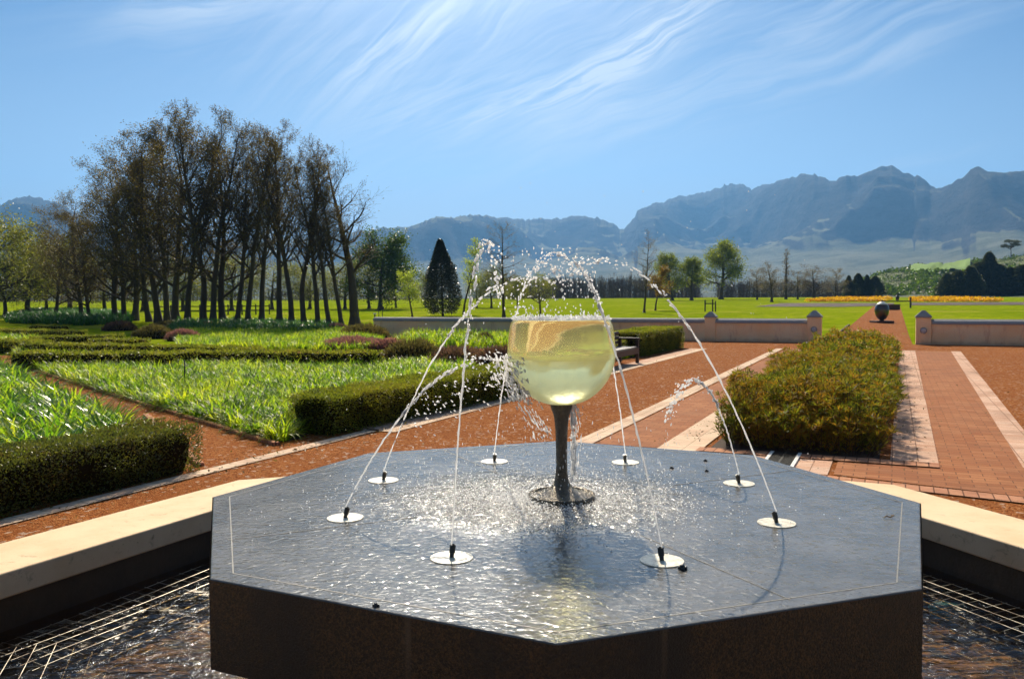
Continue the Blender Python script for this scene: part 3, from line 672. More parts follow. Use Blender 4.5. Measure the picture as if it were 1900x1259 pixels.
# ================================================================== LEAVES, BLADES, TREES
def norm(v): return v/np.maximum(np.linalg.norm(v, axis=-1, keepdims=True), 1e-9)
def leaf_quads(P, L, Wd, D=None, N=None):            # diamond leaves; P (n,3), lengths, widths
    n = len(P)
    if D is None: D = norm(rng.normal(size=(n, 3)))
    R_ = norm(rng.normal(size=(n, 3)) if N is None else N)
    A = norm(np.cross(D, R_)); L = np.broadcast_to(L, n)[:, None]; Wd = np.broadcast_to(Wd, n)[:, None]
    V = np.stack([P, P+D*L*.5+A*Wd*.5, P+D*L, P+D*L*.5-A*Wd*.5], 1)
    return V.reshape(-1, 3), np.arange(n*4).reshape(n, 4)
def join(*parts):
    V = []; Fc = []; b = 0; mi = []
    for i, (v, f) in enumerate(parts): V.append(v); Fc.append(np.asarray(f)+b); b += len(v); mi.append(np.full(len(f), i))
    return np.vstack(V), np.vstack(Fc), np.concatenate(mi)
def prisms(Sg, k=4):                                 # Sg rows: p0(3) p1(3) r0 r1 -> open prisms
    Sg = np.asarray(Sg, float); p0, p1 = Sg[:, :3], Sg[:, 3:6]; D = norm(p1-p0)
    A = norm(np.cross(D, np.where(abs(D[:, 2:3]) < .9, [[0, 0, 1.]], [[1., 0, 0]]))); B = np.cross(D, A); n = len(Sg)
    an = np.arange(k)*2*PI/k; c = (A[:, None]*np.cos(an)[None, :, None]+B[:, None]*np.sin(an)[None, :, None])
    V = np.concatenate([p0[:, None]+c*Sg[:, 6, None, None], p1[:, None]+c*Sg[:, 7, None, None]], 1).reshape(-1, 3)
    i = np.arange(k); f = np.stack([i, (i+1) % k, (i+1) % k+k, i+k], 1)
    return V, (f[None]+np.arange(n)[:, None, None]*2*k).reshape(-1, 4)
def inpoly(x, y, poly):
    x = np.asarray(x); y = np.asarray(y); c = np.zeros(x.shape, bool); n = len(poly)
    for i in range(n):
        x1, y1 = poly[i]; x2, y2 = poly[(i+1) % n]
        t = ((y1 > y) != (y2 > y)) & (x < (x2-x1)*(y-y1)/(y2-y1+1e-12)+x1); c ^= t
    return c
def scatter(poly, n):
    P = np.array(poly); lo, hi = P.min(0), P.max(0); out = np.zeros((0, 2))
    while len(out) < n:
        q = rng.uniform(lo, hi, (n*2, 2)); out = np.vstack([out, q[inpoly(q[:, 0], q[:, 1], poly)]])
    return out[:n]
def area(poly): return abs(sum(poly[i][0]*poly[(i+1) % len(poly)][1]-poly[(i+1) % len(poly)][0]*poly[i][1] for i in range(len(poly))))/2
def blades(xy, L, w, droop=1.0, per=9, spread=.05, seg=4, up=(60, 88)):
    n = len(xy)*per; c = np.repeat(xy, per, 0); phi = rng.uniform(0, 2*PI, n); L = L*rng.uniform(.6, 1.15, n); w = w*rng.uniform(.7, 1.2, n)
    base = np.c_[c+np.c_[np.cos(phi), np.sin(phi)]*spread*rng.random((n, 1)), T(c[:, 0], c[:, 1])]
    L = L*(.72+.55*fbm(c[:, 0]*1.1, c[:, 1]*1.1, 3, 6)); el = np.radians(rng.uniform(*up, n)); dr = np.radians(rng.uniform(25, 95, n))*droop
    P = base.copy(); rows = []; H = np.c_[np.cos(phi), np.sin(phi), np.zeros(n)]; Sd = np.c_[-np.sin(phi), np.cos(phi), np.zeros(n)]
    for s in range(seg+1):
        t = s/seg; ww = w*(1-t**2.2)*(.6+.8*t if t < .5 else 1.0); ww = np.maximum(ww, .001)
        rows.append(np.stack([P-Sd*ww[:, None]/2, P+Sd*ww[:, None]/2], 1))
        e = el-dr*t*1.1; P = P+(H*np.cos(e)[:, None]+np.c_[np.zeros((n, 2)), np.sin(e)])*(L/seg)[:, None]
    V = np.stack(rows, 1).reshape(n, -1, 3); k = V.shape[1]
    f = np.array([[2*s, 2*s+1, 2*s+3, 2*s+2] for s in range(seg)])
    return V.reshape(-1, 3), (f[None]+np.arange(n)[:, None, None]*k).reshape(-1, 4)
def soil(name, poly, z=.008):
    me = bpy.data.meshes.new('soil'); me.from_pydata([(x, y, z) for x, y in poly], [], [tuple(range(len(poly)))]); me.update()
    if me.polygons[0].normal.z < 0: me.flip_normals()
    link('soil', me, M['soil'], kind='structure')
def bed(pix, m, dens, L, w, label, per=9, z=0, **k):
    poly = [at(*p) if not isinstance(p[0], float) else p for p in pix] if z == 0 else [at(*p, z) for p in pix]
    soil('s', poly); xy = scatter(poly, int(area(poly)*dens))
    v, f = blades(xy, L, w, per=per, **k)
    link('strap_leaf_bed', mesh_np('strap_leaf_bed', v, f, True), M[m], label=label, cat='leafy bed', kind='stuff')
# --- hedges
def hedge(p0, p1, w, h, label, m='box_leaf', dens=2600, ls=.03, lumpy=.03, name='clipped_hedge', **kk):
    p0, p1 = np.array(p0), np.array(p1); L = np.linalg.norm(p1-p0); u = (p1-p0)/L; nn = np.array([-u[1], u[0]])
    # core: gridded box, slightly lumpy
    a = np.linspace(.07, L-.07, max(8, int(L/.12))); prof = []
    r = .09; hw = w/2-.05; hh = h-.05
    q = [(-hw*.82, .0), (-hw*.95, hh*.35), (-hw, hh-r), (-hw+r, hh), (0, hh+.005), (hw-r, hh), (hw, hh-r), (hw*.95, hh*.35), (hw*.82, 0)]
    V = []
    for t in a:
        for b, z in q:
            j = (float(vnoise(t*3+b*7, z*6+b, 3))-.5)*lumpy*2; e = 1-.25*max(0, 1-min(t, L-t)/.12)
            p = p0+u*t+nn*(b*e+j); V.append((p[0], p[1], z*(1-.12*(1-e)*4*.5)+(j*.6 if z > .1 else 0)+float(T(p[0], p[1]))))
    k = len(q); Fc = [(i*k+j, i*k+j+1, (i+1)*k+j+1, (i+1)*k+j) for i in range(len(a)-1) for j in range(k-1)]
    for s in (0, (len(a)-1)*k): Fc += [(s+j, s+j+1, s+k-2-j, s+k-1-j) for j in range(k//2-1)]+[(s+k//2-1, s+k//2, s+k//2+1, s+k//2+1)][:0]+[(s+3, s+4, s+5, s+3)][:0]
    # leaves over the shell
    per = 2*h+w; n = int((L*per+2*w*h)*dens); t = rng.random(n); s = rng.random(n)*per; pos = np.zeros((n, 3)); nor = np.zeros((n, 3))
    tt = t*L; side = s < h; top = (s >= h) & (s < h+w); o = ~side & ~top
    b = np.where(side, -w/2, np.where(o, w/2, s-h-w/2)); z = np.where(side, s, np.where(o, s-h-w, h))
    endn = int(2*w*h*dens); e0 = rng.random(endn) < .5
    tt = np.r_[tt, np.where(e0, 0, L)]; b = np.r_[b, rng.uniform(-w/2, w/2, endn)]; z = np.r_[z, rng.uniform(0, h, endn)]
    onb = np.r_[np.where(side, -1., np.where(o, 1., 0)), np.zeros(endn)]; onz = np.r_[np.where(top, 1., 0), np.zeros(endn)]; ont = np.r_[np.zeros(n), np.where(e0, -1., 1)]
    lump = (fbm(tt*2.2+b*3, z*3+b*2, 3, 5)-.5)*lumpy*3; inn = -rng.random(len(tt))**1.6*.07+lump
    rnd = np.clip(h-z, 0, .1)/.1; edge_r = (1-rnd)*np.abs(onb)*.05
    tx = tt+ont*inn; bb = b+onb*(inn-edge_r)-np.where(onz > 0, 0, 0); zz = np.clip(z+onz*inn, .01, None)
    P2 = p0+u*tx[:, None]+nn*bb[:, None]; P3 = np.c_[P2, zz+T(P2[:, 0], P2[:, 1])]
    Nn = np.c_[nn*onb[:, None]+u*ont[:, None], onz]; D = norm(Nn*.9+rng.normal(size=(len(P3), 3))*.75+np.array([0, 0, .35]))
    v, f = leaf_quads(P3, ls*rng.uniform(.7, 1.4, len(P3)), ls*.55, D)
    vv, ff, mi = join((np.array(V), np.array(Fc)), (v, f))
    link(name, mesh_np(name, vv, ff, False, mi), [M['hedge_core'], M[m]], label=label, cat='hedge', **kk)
def HW(u, v): return W(u, v)
hedge(HW(1.2, -6.62), HW(6.15, -6.55), .72, .45, 'dark fine leaved hedge in the left foreground, nearest the pool', 'hedge_fine', 6500, .022, .06)
hedge(HW(8.35, -6.62), HW(13.1, -6.3), .75, .5, 'clipped box hedge behind the left water jets, its shady side to the gravel', 'box_leaf', 5200, .024, .05)
hedge(HW(13.1, -6.3), HW(18.4, -6.75), .7, .52, 'box hedge continuing behind the goblet towards the bench', 'box_leaf', 2500, .03, .05)
hedge(HW(23.8, -7.25), HW(29.0, -7.2), 1.05, .74, 'squared box hedge right of the bench before the orange wall', 'box_leaf', 2600, .035, .04)
hedge(HW(18.4, -7.5), HW(23.6, -7.5), .8, .5, 'low hedge behind the wooden bench', 'box_leaf', 2000, .035, .05)
zt = .45
def he(a, b): return at(*a, zt), at(*b, zt)
for a, b, w, lab in (((318, 650), (704, 652), .75, 'box hedge bounding the back of the yellow green strap-leaf bed'),
                     ((28, 652), (318, 654), .6, 'left half of the low hedge behind the strap-leaf bed, mostly overgrown'),
                     ((48, 635), (476, 644), .6, 'second thin hedge line of the parterre, ending mid left'),
                     ((-40, 628), (82, 632), .7, 'hedge corner at the far left edge beyond the cross path'),
                     ((176, 627), (268, 628), .7, 'short hedge stub left of the pink heath clump'),
                     ((54, 624), (230, 620), .6, 'third hedge line of the parterre, behind the short stub'),
                     ((-30, 609), (150, 613), .7, 'hedge line in front of the dark green grass bed at far left'),
                     ((60, 604.5), (122, 605.5), .6, 'farthest thin hedge strip at far left')):
    p, q = he(a, b); hedge(p, q, w, zt, lab, 'box_leaf', 700, .05, .05, group='low box hedges of the parterre')
# --- strap leaf beds
bed([(-60, 640), (0, 664), (59, 688), (130, 714), (200, 742), (262, 765), (215, 790), (110, 812), (0, 838), (-160, 880), (-260, 700)], 'agapanthus_big', 62, .52, .04, 'glossy broad strap leaves filling the bed at the left edge', 13, z=.36, up=(35, 78), droop=1.3)
bed([(30, 656), (59, 684), (189, 727), (386, 783), (512, 822), (555, 815), (620, 775), (760, 724), (925, 676), (900, 668), (705, 684), (560, 680), (324, 664)], 'agapanthus', 130, .38, .028, 'dense yellow green strap leaves filling the middle bed', 10, up=(35, 82), droop=1.25)
bed([(330, 647), (560, 652), (700, 652), (712, 636), (640, 618), (560, 611), (330, 612), (330, 632)], 'agapanthus', 34, .4, .035, 'bright strap leaves in the rear bed before the tree row', 9)
bed([(310, 619), (560, 621), (640, 618), (620, 611), (470, 606), (330, 607)], 'lily_dark', 12, .6, .045, 'dark green grassy leaves behind the rear bed', 9)
bed([(10, 606), (150, 610), (245, 606), (235, 596), (150, 590), (60, 591), (20, 598)], 'lily_dark', 10, .75, .05, 'deep green grassy bed in the shade of the trees at far left', 9)
bed([(0, 650), (90, 640), (60, 628), (0, 624), (-60, 626), (-60, 645)], 'agapanthus', 10, .45, .04, 'pale strap leaves beyond the cross path at far left', 9)
bed([(735, 644), (960, 648), (1000, 640), (1130, 640), (1120, 628), (960, 624), (760, 626)], 'agapanthus', 14, .55, .035, 'green strap leaves between the heath and the orange wall', 9)
x0 = at(1160, 660); bed([(1128, 664), (1170, 648), (1205, 652), (1196, 660), (1150, 668)], 'agapanthus', 20, .4, .03, 'bright green tuft of leaves beside the bench', 8)
# --- heath shrubs
def heath(px, py, wpx, hpx, m, lab):
    x, y = at(px, py); k = y/F; a = wpx*k/2; h = hpx*k; b = min(a*.8, 1.6); n = int(min(9000, 1600+a*b*1800))
    t = rng.uniform(0, 2*PI, n); r = np.sqrt(rng.random(n)); z = np.sqrt(np.clip(1-r**2, 0, 1))*h*rng.uniform(.55, 1.08, n)
    z *= .8+.4*fbm(np.cos(t)*r*3+px, np.sin(t)*r*3, 3, 2)
    P = np.c_[r*np.cos(t)*a, r*np.sin(t)*b, z*.82]; D = norm(np.c_[np.cos(t)*r*.7, np.sin(t)*r*.7, np.full(n, .8)]+rng.normal(size=(n, 3))*.25)
    v, f = leaf_quads(P, rng.uniform(.08, .2, n), .022+k*.3, D)
    c = []; MBc = MB().lathe([(a*.93*math.cos(q)+.01, h*.7*math.sin(q)) for q in np.linspace(0, 1.5, 6)], 20); cv = np.array(MBc.V); cv[:, 1] *= b/a
    cf = np.array([q for q in MBc.F if len(q) == 4]); vv, ff, mi = join((cv, cf), (v, f))
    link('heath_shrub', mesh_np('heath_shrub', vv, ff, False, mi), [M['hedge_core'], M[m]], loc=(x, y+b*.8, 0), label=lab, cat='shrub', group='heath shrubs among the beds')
heath(760, 676, 115, 48, 'heath_green', 'tall brown green heath mound right of the rear box hedge')
heath(850, 686, 120, 42, 'heath', 'low brown heath mound behind the left jets')
heath(925, 688, 90, 44, 'heath', 'brown heath beside the left side of the goblet')
heath(650, 650, 130, 24, 'heath_pink', 'purple pink heath spreading behind the rear box hedge')
heath(715, 652, 70, 22, 'heath_pink', 'small purple heath clump next to the tall brown green mound')
heath(670, 628, 95, 27, 'heath_green', 'grey green heath at the left end of the orange wall')
heath(620, 618, 50, 18, 'heath_pink', 'pinkish heath tuft before the last tree of the row')
heath(332, 633, 62, 23, 'heath_pink', 'rounded pink heath clump in the middle of the parterre')
heath(275, 629, 78, 26, 'heath_green', 'olive brown heath left of the rounded pink clump')
heath(213, 617, 62, 22, 'heath', 'dark purple brown heath left of the olive heath')
heath(310, 610, 90, 15, 'heath_green', 'long low olive heath under the tree trunks')
heath(370, 613, 80, 14, 'heath', 'dark low heath strip under the middle of the tree row')
heath(450, 612, 100, 11, 'heath', 'thin dark heath strip left of the purple one under the trees')
heath(540, 612, 110, 11, 'heath_pink', 'thin purple heath strip at the foot of the tree row')
heath(900, 640, 30, 22, 'heath_green', 'small dark bush against the wall behind the jets')
heath(872, 634, 30, 14, 'heath_green', 'small green bush against the wall left of the jets')
# --- shrub bed on the right (dense restio / pincushion like stems)
bedpoly = [W(9.35, -1.85), W(26.3, -1.9), W(26.3, .05), W(9.3, -.12)]
soil('s', bedpoly)
def shrub_bed():
    n = 5200; u = 9.42+16.6*rng.random(n)**1.2; v = rng.uniform(-1.7, -.12, n)+(fbm(u*.8, u*0, 2, 31)-.5)*.25+.0*u
    x, y = u*SU+v*CU, u*CU-v*SU; hump = .40+.30*fbm(u*.9, v*1.1, 3, 11)+.12*fbm(u*3, v*3, 2, 4); edge = np.clip(np.minimum(v+1.95, .0-v), 0, .35)/.35
    h = .92*(hump*1.6-.26)*(.5+.5*edge**.6)*rng.uniform(.55, 1.12, n); h = h*np.where(u > 23.5, .75, 1)*np.clip(.45+(u-9.42)*.9, 0, 1)
    lean = np.c_[(rng.normal(0, .05, n)+np.where(v < -1.5, -.07, 0)+np.where(v > -.35, .1, 0))[:, None]*np.array([[CU, -SU]])+rng.normal(0, .05, (n, 2))]
    P0 = np.c_[x, y, np.zeros(n)]; P1 = np.c_[x+lean[:, 0], y+lean[:, 1], h]
    sv, sf = prisms(np.c_[P0, P1, np.full(n, .005), np.full(n, .003)], 3)
    near = (u < 16); q = np.where(near, 40, 18); idx = np.repeat(np.arange(n), q); m_ = len(idx)
    t = np.where(rng.random(m_) < .6, rng.uniform(.97, 1.0, m_), rng.uniform(.08, .95, m_)); base = P0[idx]+(P1-P0)[idx]*t[:, None]
    topm = t > .92; ph = rng.uniform(0, 2*PI, m_); el = np.where(topm, rng.uniform(-.2, 1.2, m_), rng.uniform(.2, 1.1, m_))
    D = np.c_[np.cos(ph)*np.cos(el), np.sin(ph)*np.cos(el), np.sin(el)]; L = np.where(near[idx], .085, .11)*rng.uniform(.6, 1.3, m_)
    lv, lf = leaf_quads(base, L, np.where(near[idx], .010, .02), D)
    vv, ff, mi = join((sv, sf), (lv, lf))
    link('shrub_bed', mesh_np('shrub_bed', vv, ff, False, mi), [M['stem_red'], M['protea']], label='dense bed of reddish green tufted shrubs between the two brick paths', cat='shrub bed', kind='stuff')
shrub_bed()
# ================================================================== TREES
def grow(h, spread, ascend, nl, bare0, sub, twl, r0=.018, wob=.05, lean=0, seed=0, fork=None, twn=6):
    """unit free tree: returns trunk segments, limb segments, twig points"""
    R = np.random.default_rng(seed); seg = []; tips = []
    n = 14; P = [np.array([0, 0, 0.])]; d = np.array([lean, 0, 1.]); 
    for i in range(n): d = norm(d+R.normal(0, wob, 3)*[1, 1, .2]+np.array([-lean*.12, 0, .06])); P.append(P[-1]+d*h*.93/n)
    rt = lambda t: h*r0*(1-t)**.9+h*.0012
    for i in range(n):
        fl = 1.5 if i == 0 else 1; seg.append(np.r_[P[i], P[i+1], rt(i/n)*fl, rt((i+1)/n)])
    def pt(t): q = t*n; i = min(int(q), n-1); return P[i]+(P[i+1]-P[i])*(q-i)
    def branch(p, d, L, r, depth, up):
        k = 5 if depth < 2 else 3; q = p
        for i in range(k):
            d = norm(d+R.normal(0, .13, 3)+np.array([0, 0, up])); q2 = q+d*L/k; ra, rb = r*(1-i/k*.75), r*(1-(i+1)/k*.75); seg.append(np.r_[q, q2, max(ra, h*.00045), max(rb, h*.0003)])
            if depth < 2:
                m_ = sub if depth == 0 else twn
                for _ in range(max(1, int(round(m_/k+R.random()-.3)))):
                    if i == 0 and depth == 0 and R.random() < .5: continue
                    ph = R.uniform(0, 2*PI); a = norm(np.cross(d, R.normal(size=3))); dd = norm(d*R.uniform(.6, 1.1)+a*R.uniform(.5, 1.0))
                    branch(q2, dd, L*R.uniform(.34, .6)*(1-.25*i/k) if depth == 0 else L*R.uniform(.35, .6), rb*.6, depth+1, up)
            q = q2
            if depth == 2 or i == k-1: tips.append(q2)
    for j in range(nl):
        t = bare0+(1-bare0)*((j+R.random())/nl)**.9*.98; ph = j*2.4+R.normal(0, .4); tilt = ascend+R.normal(0, .12)
        L = h*spread*(1.05-.62*((t-bare0)/(1-bare0)))*R.uniform(.7, 1.2)
        branch(pt(t), np.array([math.cos(ph)*math.cos(tilt), math.sin(ph)*math.cos(tilt), math.sin(tilt)]), L, rt(t)*.55, 0, twl)
    return np.array(seg), np.array(tips)
def tree_proto(name, seg, tips, bark, leaf=None, nl=0, ls=.06, jit=.25, split=.012, lw=.6, crownname='crown'):
    h = seg[:, 5].max(); big = seg[:, 6] > split*1.0
    o = empty(name, (0, 0, 0)); v, f = prisms(seg[big], 7); link('trunk', mesh_np('trunk', v, f, True), M['bark'], o)
    v, f = prisms(seg[~big], 3); parts = [(v, f)]; mats = [M[bark]]
    if leaf and nl:
        i = rng.integers(0, len(tips), nl); P = tips[i]+rng.normal(size=(nl, 3))*jit
        a, b = leaf_quads(P, ls*rng.uniform(.6, 1.5, nl), ls*lw); parts.append((a, b)); mats.append(M[leaf])
    vv, ff, mi = join(*parts); link(crownname, mesh_np(crownname, vv, ff, False, mi), mats, o); o['h0'] = float(h); return o
USED = set()
def plant(proto, px, py, top, lab, cat='tree', group=None, wscale=1.0, rz=None, D=None, name=None):
    x, y = atg(px, py) if D is None else (ray(px, py)[0]/ray(px, py)[1]*D, D)
    z = float(T(x, y)); s = (elz(px, top, y)-z)/proto['h0']
    if proto in USED: o = copy_tree(proto)
    else: o = proto; USED.add(proto)
    o.location = (x, y, z-.05); o.scale = (s*wscale, s*wscale, s); o.rotation_euler = (random.gauss(0, .02), random.gauss(0, .022), random.uniform(0, 6.28) if rz is None else rz)
    return tag(o, lab, cat, group)
# dark half bare row
rows = [tree_proto('bare_tree', *grow(14, .21, .75, 24, .30, 9, .13, .0135, .05, 0, s, twn=8.5), 'twig_brown', 'leaf_brown', 5200, .09, .08, .03) for s in (11, 12, 13, 14)]
rowsd = [tree_proto('leafy_brown_tree', *grow(13, .32, .5, 24, .1, 9, .08, .015, .05, 0, s, twn=8.5), 'twig_brown', 'leaf_brown', 11000, .105, .16, .03) for s in (21, 22)]
lone = tree_proto('bare_tree', *grow(12, .27, .62, 15, .3, 8, .1, .022, .04, .03, 31, twn=5), 'twig_brown', 'leaf_brown', 500, .09, .2, .035)
ORD = ['first', 'second', 'third', 'fourth', 'fifth', 'sixth', 'seventh', 'eighth', 'ninth', 'tenth', 'eleventh', 'twelfth', 'thirteenth', 'fourteenth', 'fifteenth', 'sixteenth', 'seventeenth', 'eighteenth', 'nineteenth', 'twentieth', 'twenty-first', 'twenty-second', 'twenty-third', 'twenty-fourth', 'twenty-fifth']
row = [(103, 590, 378, 1), (150, 593, 350, 1), (166, 594, 372, 1), (215, 594, 288, 1), (232, 595, 300, 1), (250, 595, 262, 1), (277, 597, 250, 0), (294, 598, 236, 1), (311, 598, 215, 0), (327, 600, 206, 1), (348, 601, 196, 0), (377, 603, 188, 0), (395, 603, 198, 0), (414, 602, 232, 1), (438, 603, 246, 0), (461, 603, 238, 0), (485, 602, 232, 0), (519, 606, 216, 0), (541, 607, 226, 0), (565, 609, 238, 0), (590, 609, 262, 0), (611, 610, 285, 0), (635, 608, 300, 0)]
for i, (px, py, top, kd) in enumerate(row):
    pr = rowsd[i % 2] if kd else rows[i % 4]
    plant(pr, px, py, top, f'{ORD[i]} trunk from the left in the dark half bare tree row', 'tree', 'dark half bare trees in a row', {1: 1.15, 0: 1.05}[kd], rz=i*1.9)
plant(lone, 658, 607, 256, 'open bare tree at the right end of the dark row, all branches showing', 'tree', None, 1.25, rz=.3)
# generic leafy species
def leafy(name, leaf, seed, h=8, spread=.42, asc=.45, nl=16, bare=.25, sub=8, n=9000, ls=.16, jit=.38, r0=.03, up=.03, bark='bark', lw=.6):
    return tree_proto(name, *grow(h, spread, asc, nl, bare, sub, up, r0, .05, 0, seed), bark, leaf, n, ls, jit, .02, lw)
oak = [leafy('green_oak', 'leaf_oak', 41, 10, .36, .35, 16, .22, 8, 11000, .24, .42, .035), leafy('green_oak', 'leaf_oak', 42, 10, .30, .6, 15, .28, 7, 9000, .24, .4, .04)]
gr = leafy('round_green_tree', 'leaf_green', 43, 10, .42, .3, 18, .16, 8, 15000, .26, .55, .03)
wil = [leafy('willow_tree', 'leaf_willow', 51, 7, .46, .3, 16, .2, 9, 9500, .16, .4), leafy('willow_tree', 'leaf_willow', 52, 7, .5, .45, 16, .2, 9, 8000, .15, .4)]
lime = leafy('young_tree', 'leaf_lime', 61, 5, .3, .5, 12, .3, 6, 2600, .15, .16, .02)
popl = leafy('young_poplar', 'leaf_lime', 62, 8, .16, .8, 14, .32, 5, 1900, .16, .2, .014)
orange = leafy('autumn_tree', 'leaf_orange', 63, 6, .3, .6, 12, .25, 6, 2400, .2, .22, .02)
bareS = [tree_proto('bare_tree', *grow(10, .26, .45, 20, .26, 8, .06, .014, .03, 0, s, twn=6.5), 'twig_grey', 'leaf_brown', 500, .1, .1, .02) for s in (71, 72)]
baref = [tree_proto('bare_tree', *grow(9, .32, .6, 20, .1, 10, .05, .02, .04, 0, s, twn=7), 'twig_grey', 'leaf_brown', 2600, .13, .2, .03) for s in (73, 74)]
cyp = tree_proto('columnar_poplar', *grow(10, .13, 1.1, 26, .06, 7, .15, .015, .02, 0, 75), 'twig_grey', 'leaf_brown', 900, .14, .1, .03)
def evergreen(name, leaf, seed, h, rw, n, ls, conic=True):
    R = np.random.default_rng(seed); seg = []
    for i in range(10): seg.append([0, 0, h*i/10, 0, 0, h*(i+1)/10, h*.017*(1-i/10.5), h*.017*(1-(i+1)/10.5)])
    for i in range(90):
        t = R.uniform(.06, .97); L = rw*((1-t)**.8*.95+.08 if t > .2 else .5+t*2.2)*R.uniform(.6, 1.05); a = R.uniform(0, 2*PI); z = h*t
        seg.append([0, 0, z, L*math.cos(a), L*math.sin(a), z+L*.45, .03, .008])
    t = R.random(n)**.8*.97+.03; t = np.where(t < .04, .1, t); prof = np.where(t < .22, .52+t*2.1, ((1-t)**.75)*1.18+.04)*(.85+.35*fbm(t*9, np.zeros(n), 2, seed))
    a = R.uniform(0, 2*PI, n); lump = .72+.5*fbm(a*2.2, t*9, 3, seed+5); r = rw*prof*lump*np.sqrt(R.uniform(.12, 1, n)); P = np.c_[r*np.cos(a), r*np.sin(a), h*t+R.normal(0, .1, n)]
    seg = np.array(seg); o = empty(name); v, f = prisms(seg[:10], 8); link('trunk', mesh_np('trunk', v, f, True), M['bark'], o)
    v, f = prisms(seg[10:], 3); D = norm(np.c_[np.cos(a), np.sin(a), np.full(n, .5)]+R.normal(size=(n, 3))*.6); lv, lf = leaf_quads(P, ls*R.uniform(.7, 1.4, n), ls*.5, D)
    vv, ff, mi = join((v, f), (lv, lf)); link('crown', mesh_np('crown', vv, ff, False, mi), [M['bark'], M[leaf]], o); o['h0'] = h; return o
con = evergreen('conical_evergreen', 'leaf_dark', 81, 9, 2.5, 34000, .17)
pine = [evergreen('dark_conifer', 'leaf_pine', 82, 9, 2.9, 9500, .42), evergreen('dark_conifer', 'leaf_pine', 83, 9, 3.8, 11000, .42)]
plant(con, 822, 586, 446, 'dense dark conical evergreen standing alone left of the jets')
plant(lime, 765, 588, 500, 'young lime green sapling left of the dark conical evergreen')
plant(popl, 860, 583, 444, 'slim yellowish poplar just right of the dark conical evergreen')
plant(bareS[0], 935, 590, 408, 'bare black tree with spreading limbs behind the left jets', wscale=1.15)
plant(leafy('small_olive_tree', 'leaf_willow', 64, 6, .5, .35, 14, .3, 8, 3000, .15, .25), 1003, 588, 500, 'small rounded tree behind the crossing jets above the goblet')
plant(bareS[1], 1195, 580, 424, 'bare twiggy tree right of the goblet with an orange tree beside it', wscale=.95)
plant(orange, 1216, 576, 492, 'small tree with orange autumn leaves right of the bare twiggy tree')
plant(oak[0], 1247, 557, 470, 'green tree between the orange tree and the big spreading one, left of two', wscale=.95)
plant(oak[1], 1283, 557, 478, 'smaller green tree just left of the big spreading oak')
plant(oak[0], 1338, 555, 448, 'big spreading yellow green oak right of the goblet', wscale=1.08, rz=2.2)
plant(gr, 706, 573, 428, 'large rounded deep green tree behind the end of the dark row', wscale=1.05)
for px, py, top, w, lab in ((685, 572, 470, 1.1, 'grey green willow right behind the last row tree'), (735, 571, 500, 1.1, 'willowy tree behind the lime sapling'), (790, 570, 505, .8, 'thin green tree between sapling and conical evergreen'),
        (885, 571, 505, .9, 'olive tree right of the slim poplar'), (912, 571, 495, 1.0, 'green tree behind the bare black tree'), (960, 570, 512, .9, 'small tree left of the one above the goblet'),
        (-25, 592, 372, 1.1, 'large green tree cut by the left edge'), (52, 586, 430, 1.2, 'pale green willow at far left with a slanting trunk'), (10, 586, 470, 1.2, 'willow crown at the left edge, below the big one'), (88, 583, 462, 1.0, 'willow right of the slanting one at far left'),
        (130, 580, 440, 1.2, 'willow behind the first dark trunks'), (195, 578, 462, 1.3, 'willow glimpsed behind the fourth dark trunk'), (265, 577, 470, 1.3, 'willow glimpsed behind the left middle of the row'), (340, 576, 474, 1.3, 'willow glimpsed behind the middle of the row'),
        (430, 575, 470, 1.3, 'willow glimpsed right of the row middle'), (505, 574, 474, 1.3, 'willow glimpsed behind the right part of the row'), (575, 573, 476, 1.3, 'willow glimpsed near the right end of the row'), (640, 573, 480, 1.2, 'willow glimpsed behind the lone bare tree')):
    plant(wil[int(px) % 2], px, py, top, lab, 'tree', 'green willows on the lawn', w)
for px, py, top, w, pr, lab in ((1405, 556, 498, 1.5, baref[0], 'bare grey tree right of the big oak'), (1432, 560, 484, 1.7, baref[1], 'round bare tree left of the tall poplar'), (1480, 555, 500, 1.7, baref[0], 'low bare tree right of the tall poplar'),
        (1510, 555, 488, 2.0, baref[1], 'broad bare tree with a rounded crown, middle of the far belt'), (1550, 554, 496, 1.6, baref[0], 'bare tree left of the dark conifers')):
    plant(pr, px, py, top, lab, 'tree', 'bare trees across the lawn', w)
plant(cyp, 1458, 555, 460, 'tall narrow columnar poplar in the far belt', wscale=1.5)
for i, (px, py, top, w) in enumerate(((1575, 553, 512, .9), (1592, 553, 508, 1.0), (1608, 553, 511, .9), (1622, 553, 513, 1.2))):
    plant(pine[i % 2], px, py, top, ['leftmost', 'second', 'third', 'rightmost and broadest'][i]+' dark conifer of the clump left of the gate path', 'tree', 'dark conifers beyond the lawn', w)
for i, (px, py, top, w) in enumerate(((1757, 551, 508, 1.49), (1778, 551, 503, 1.62), (1800, 551, 495, 1.49), (1815, 550, 488, 1.49), (1832, 550, 470, 1.01), (1852, 550, 492, 1.62), (1873, 550, 497, 1.62), (1895, 550, 493, 1.62), (1920, 550, 492, 1.62))):
    plant(pine[i % 2], px, py, top, ORD[i]+' dark conifer from the left in the clump right of the gate path' if i != 4 else 'tallest dark conifer of the clump at the right', 'tree', 'dark conifers beyond the lawn', w)
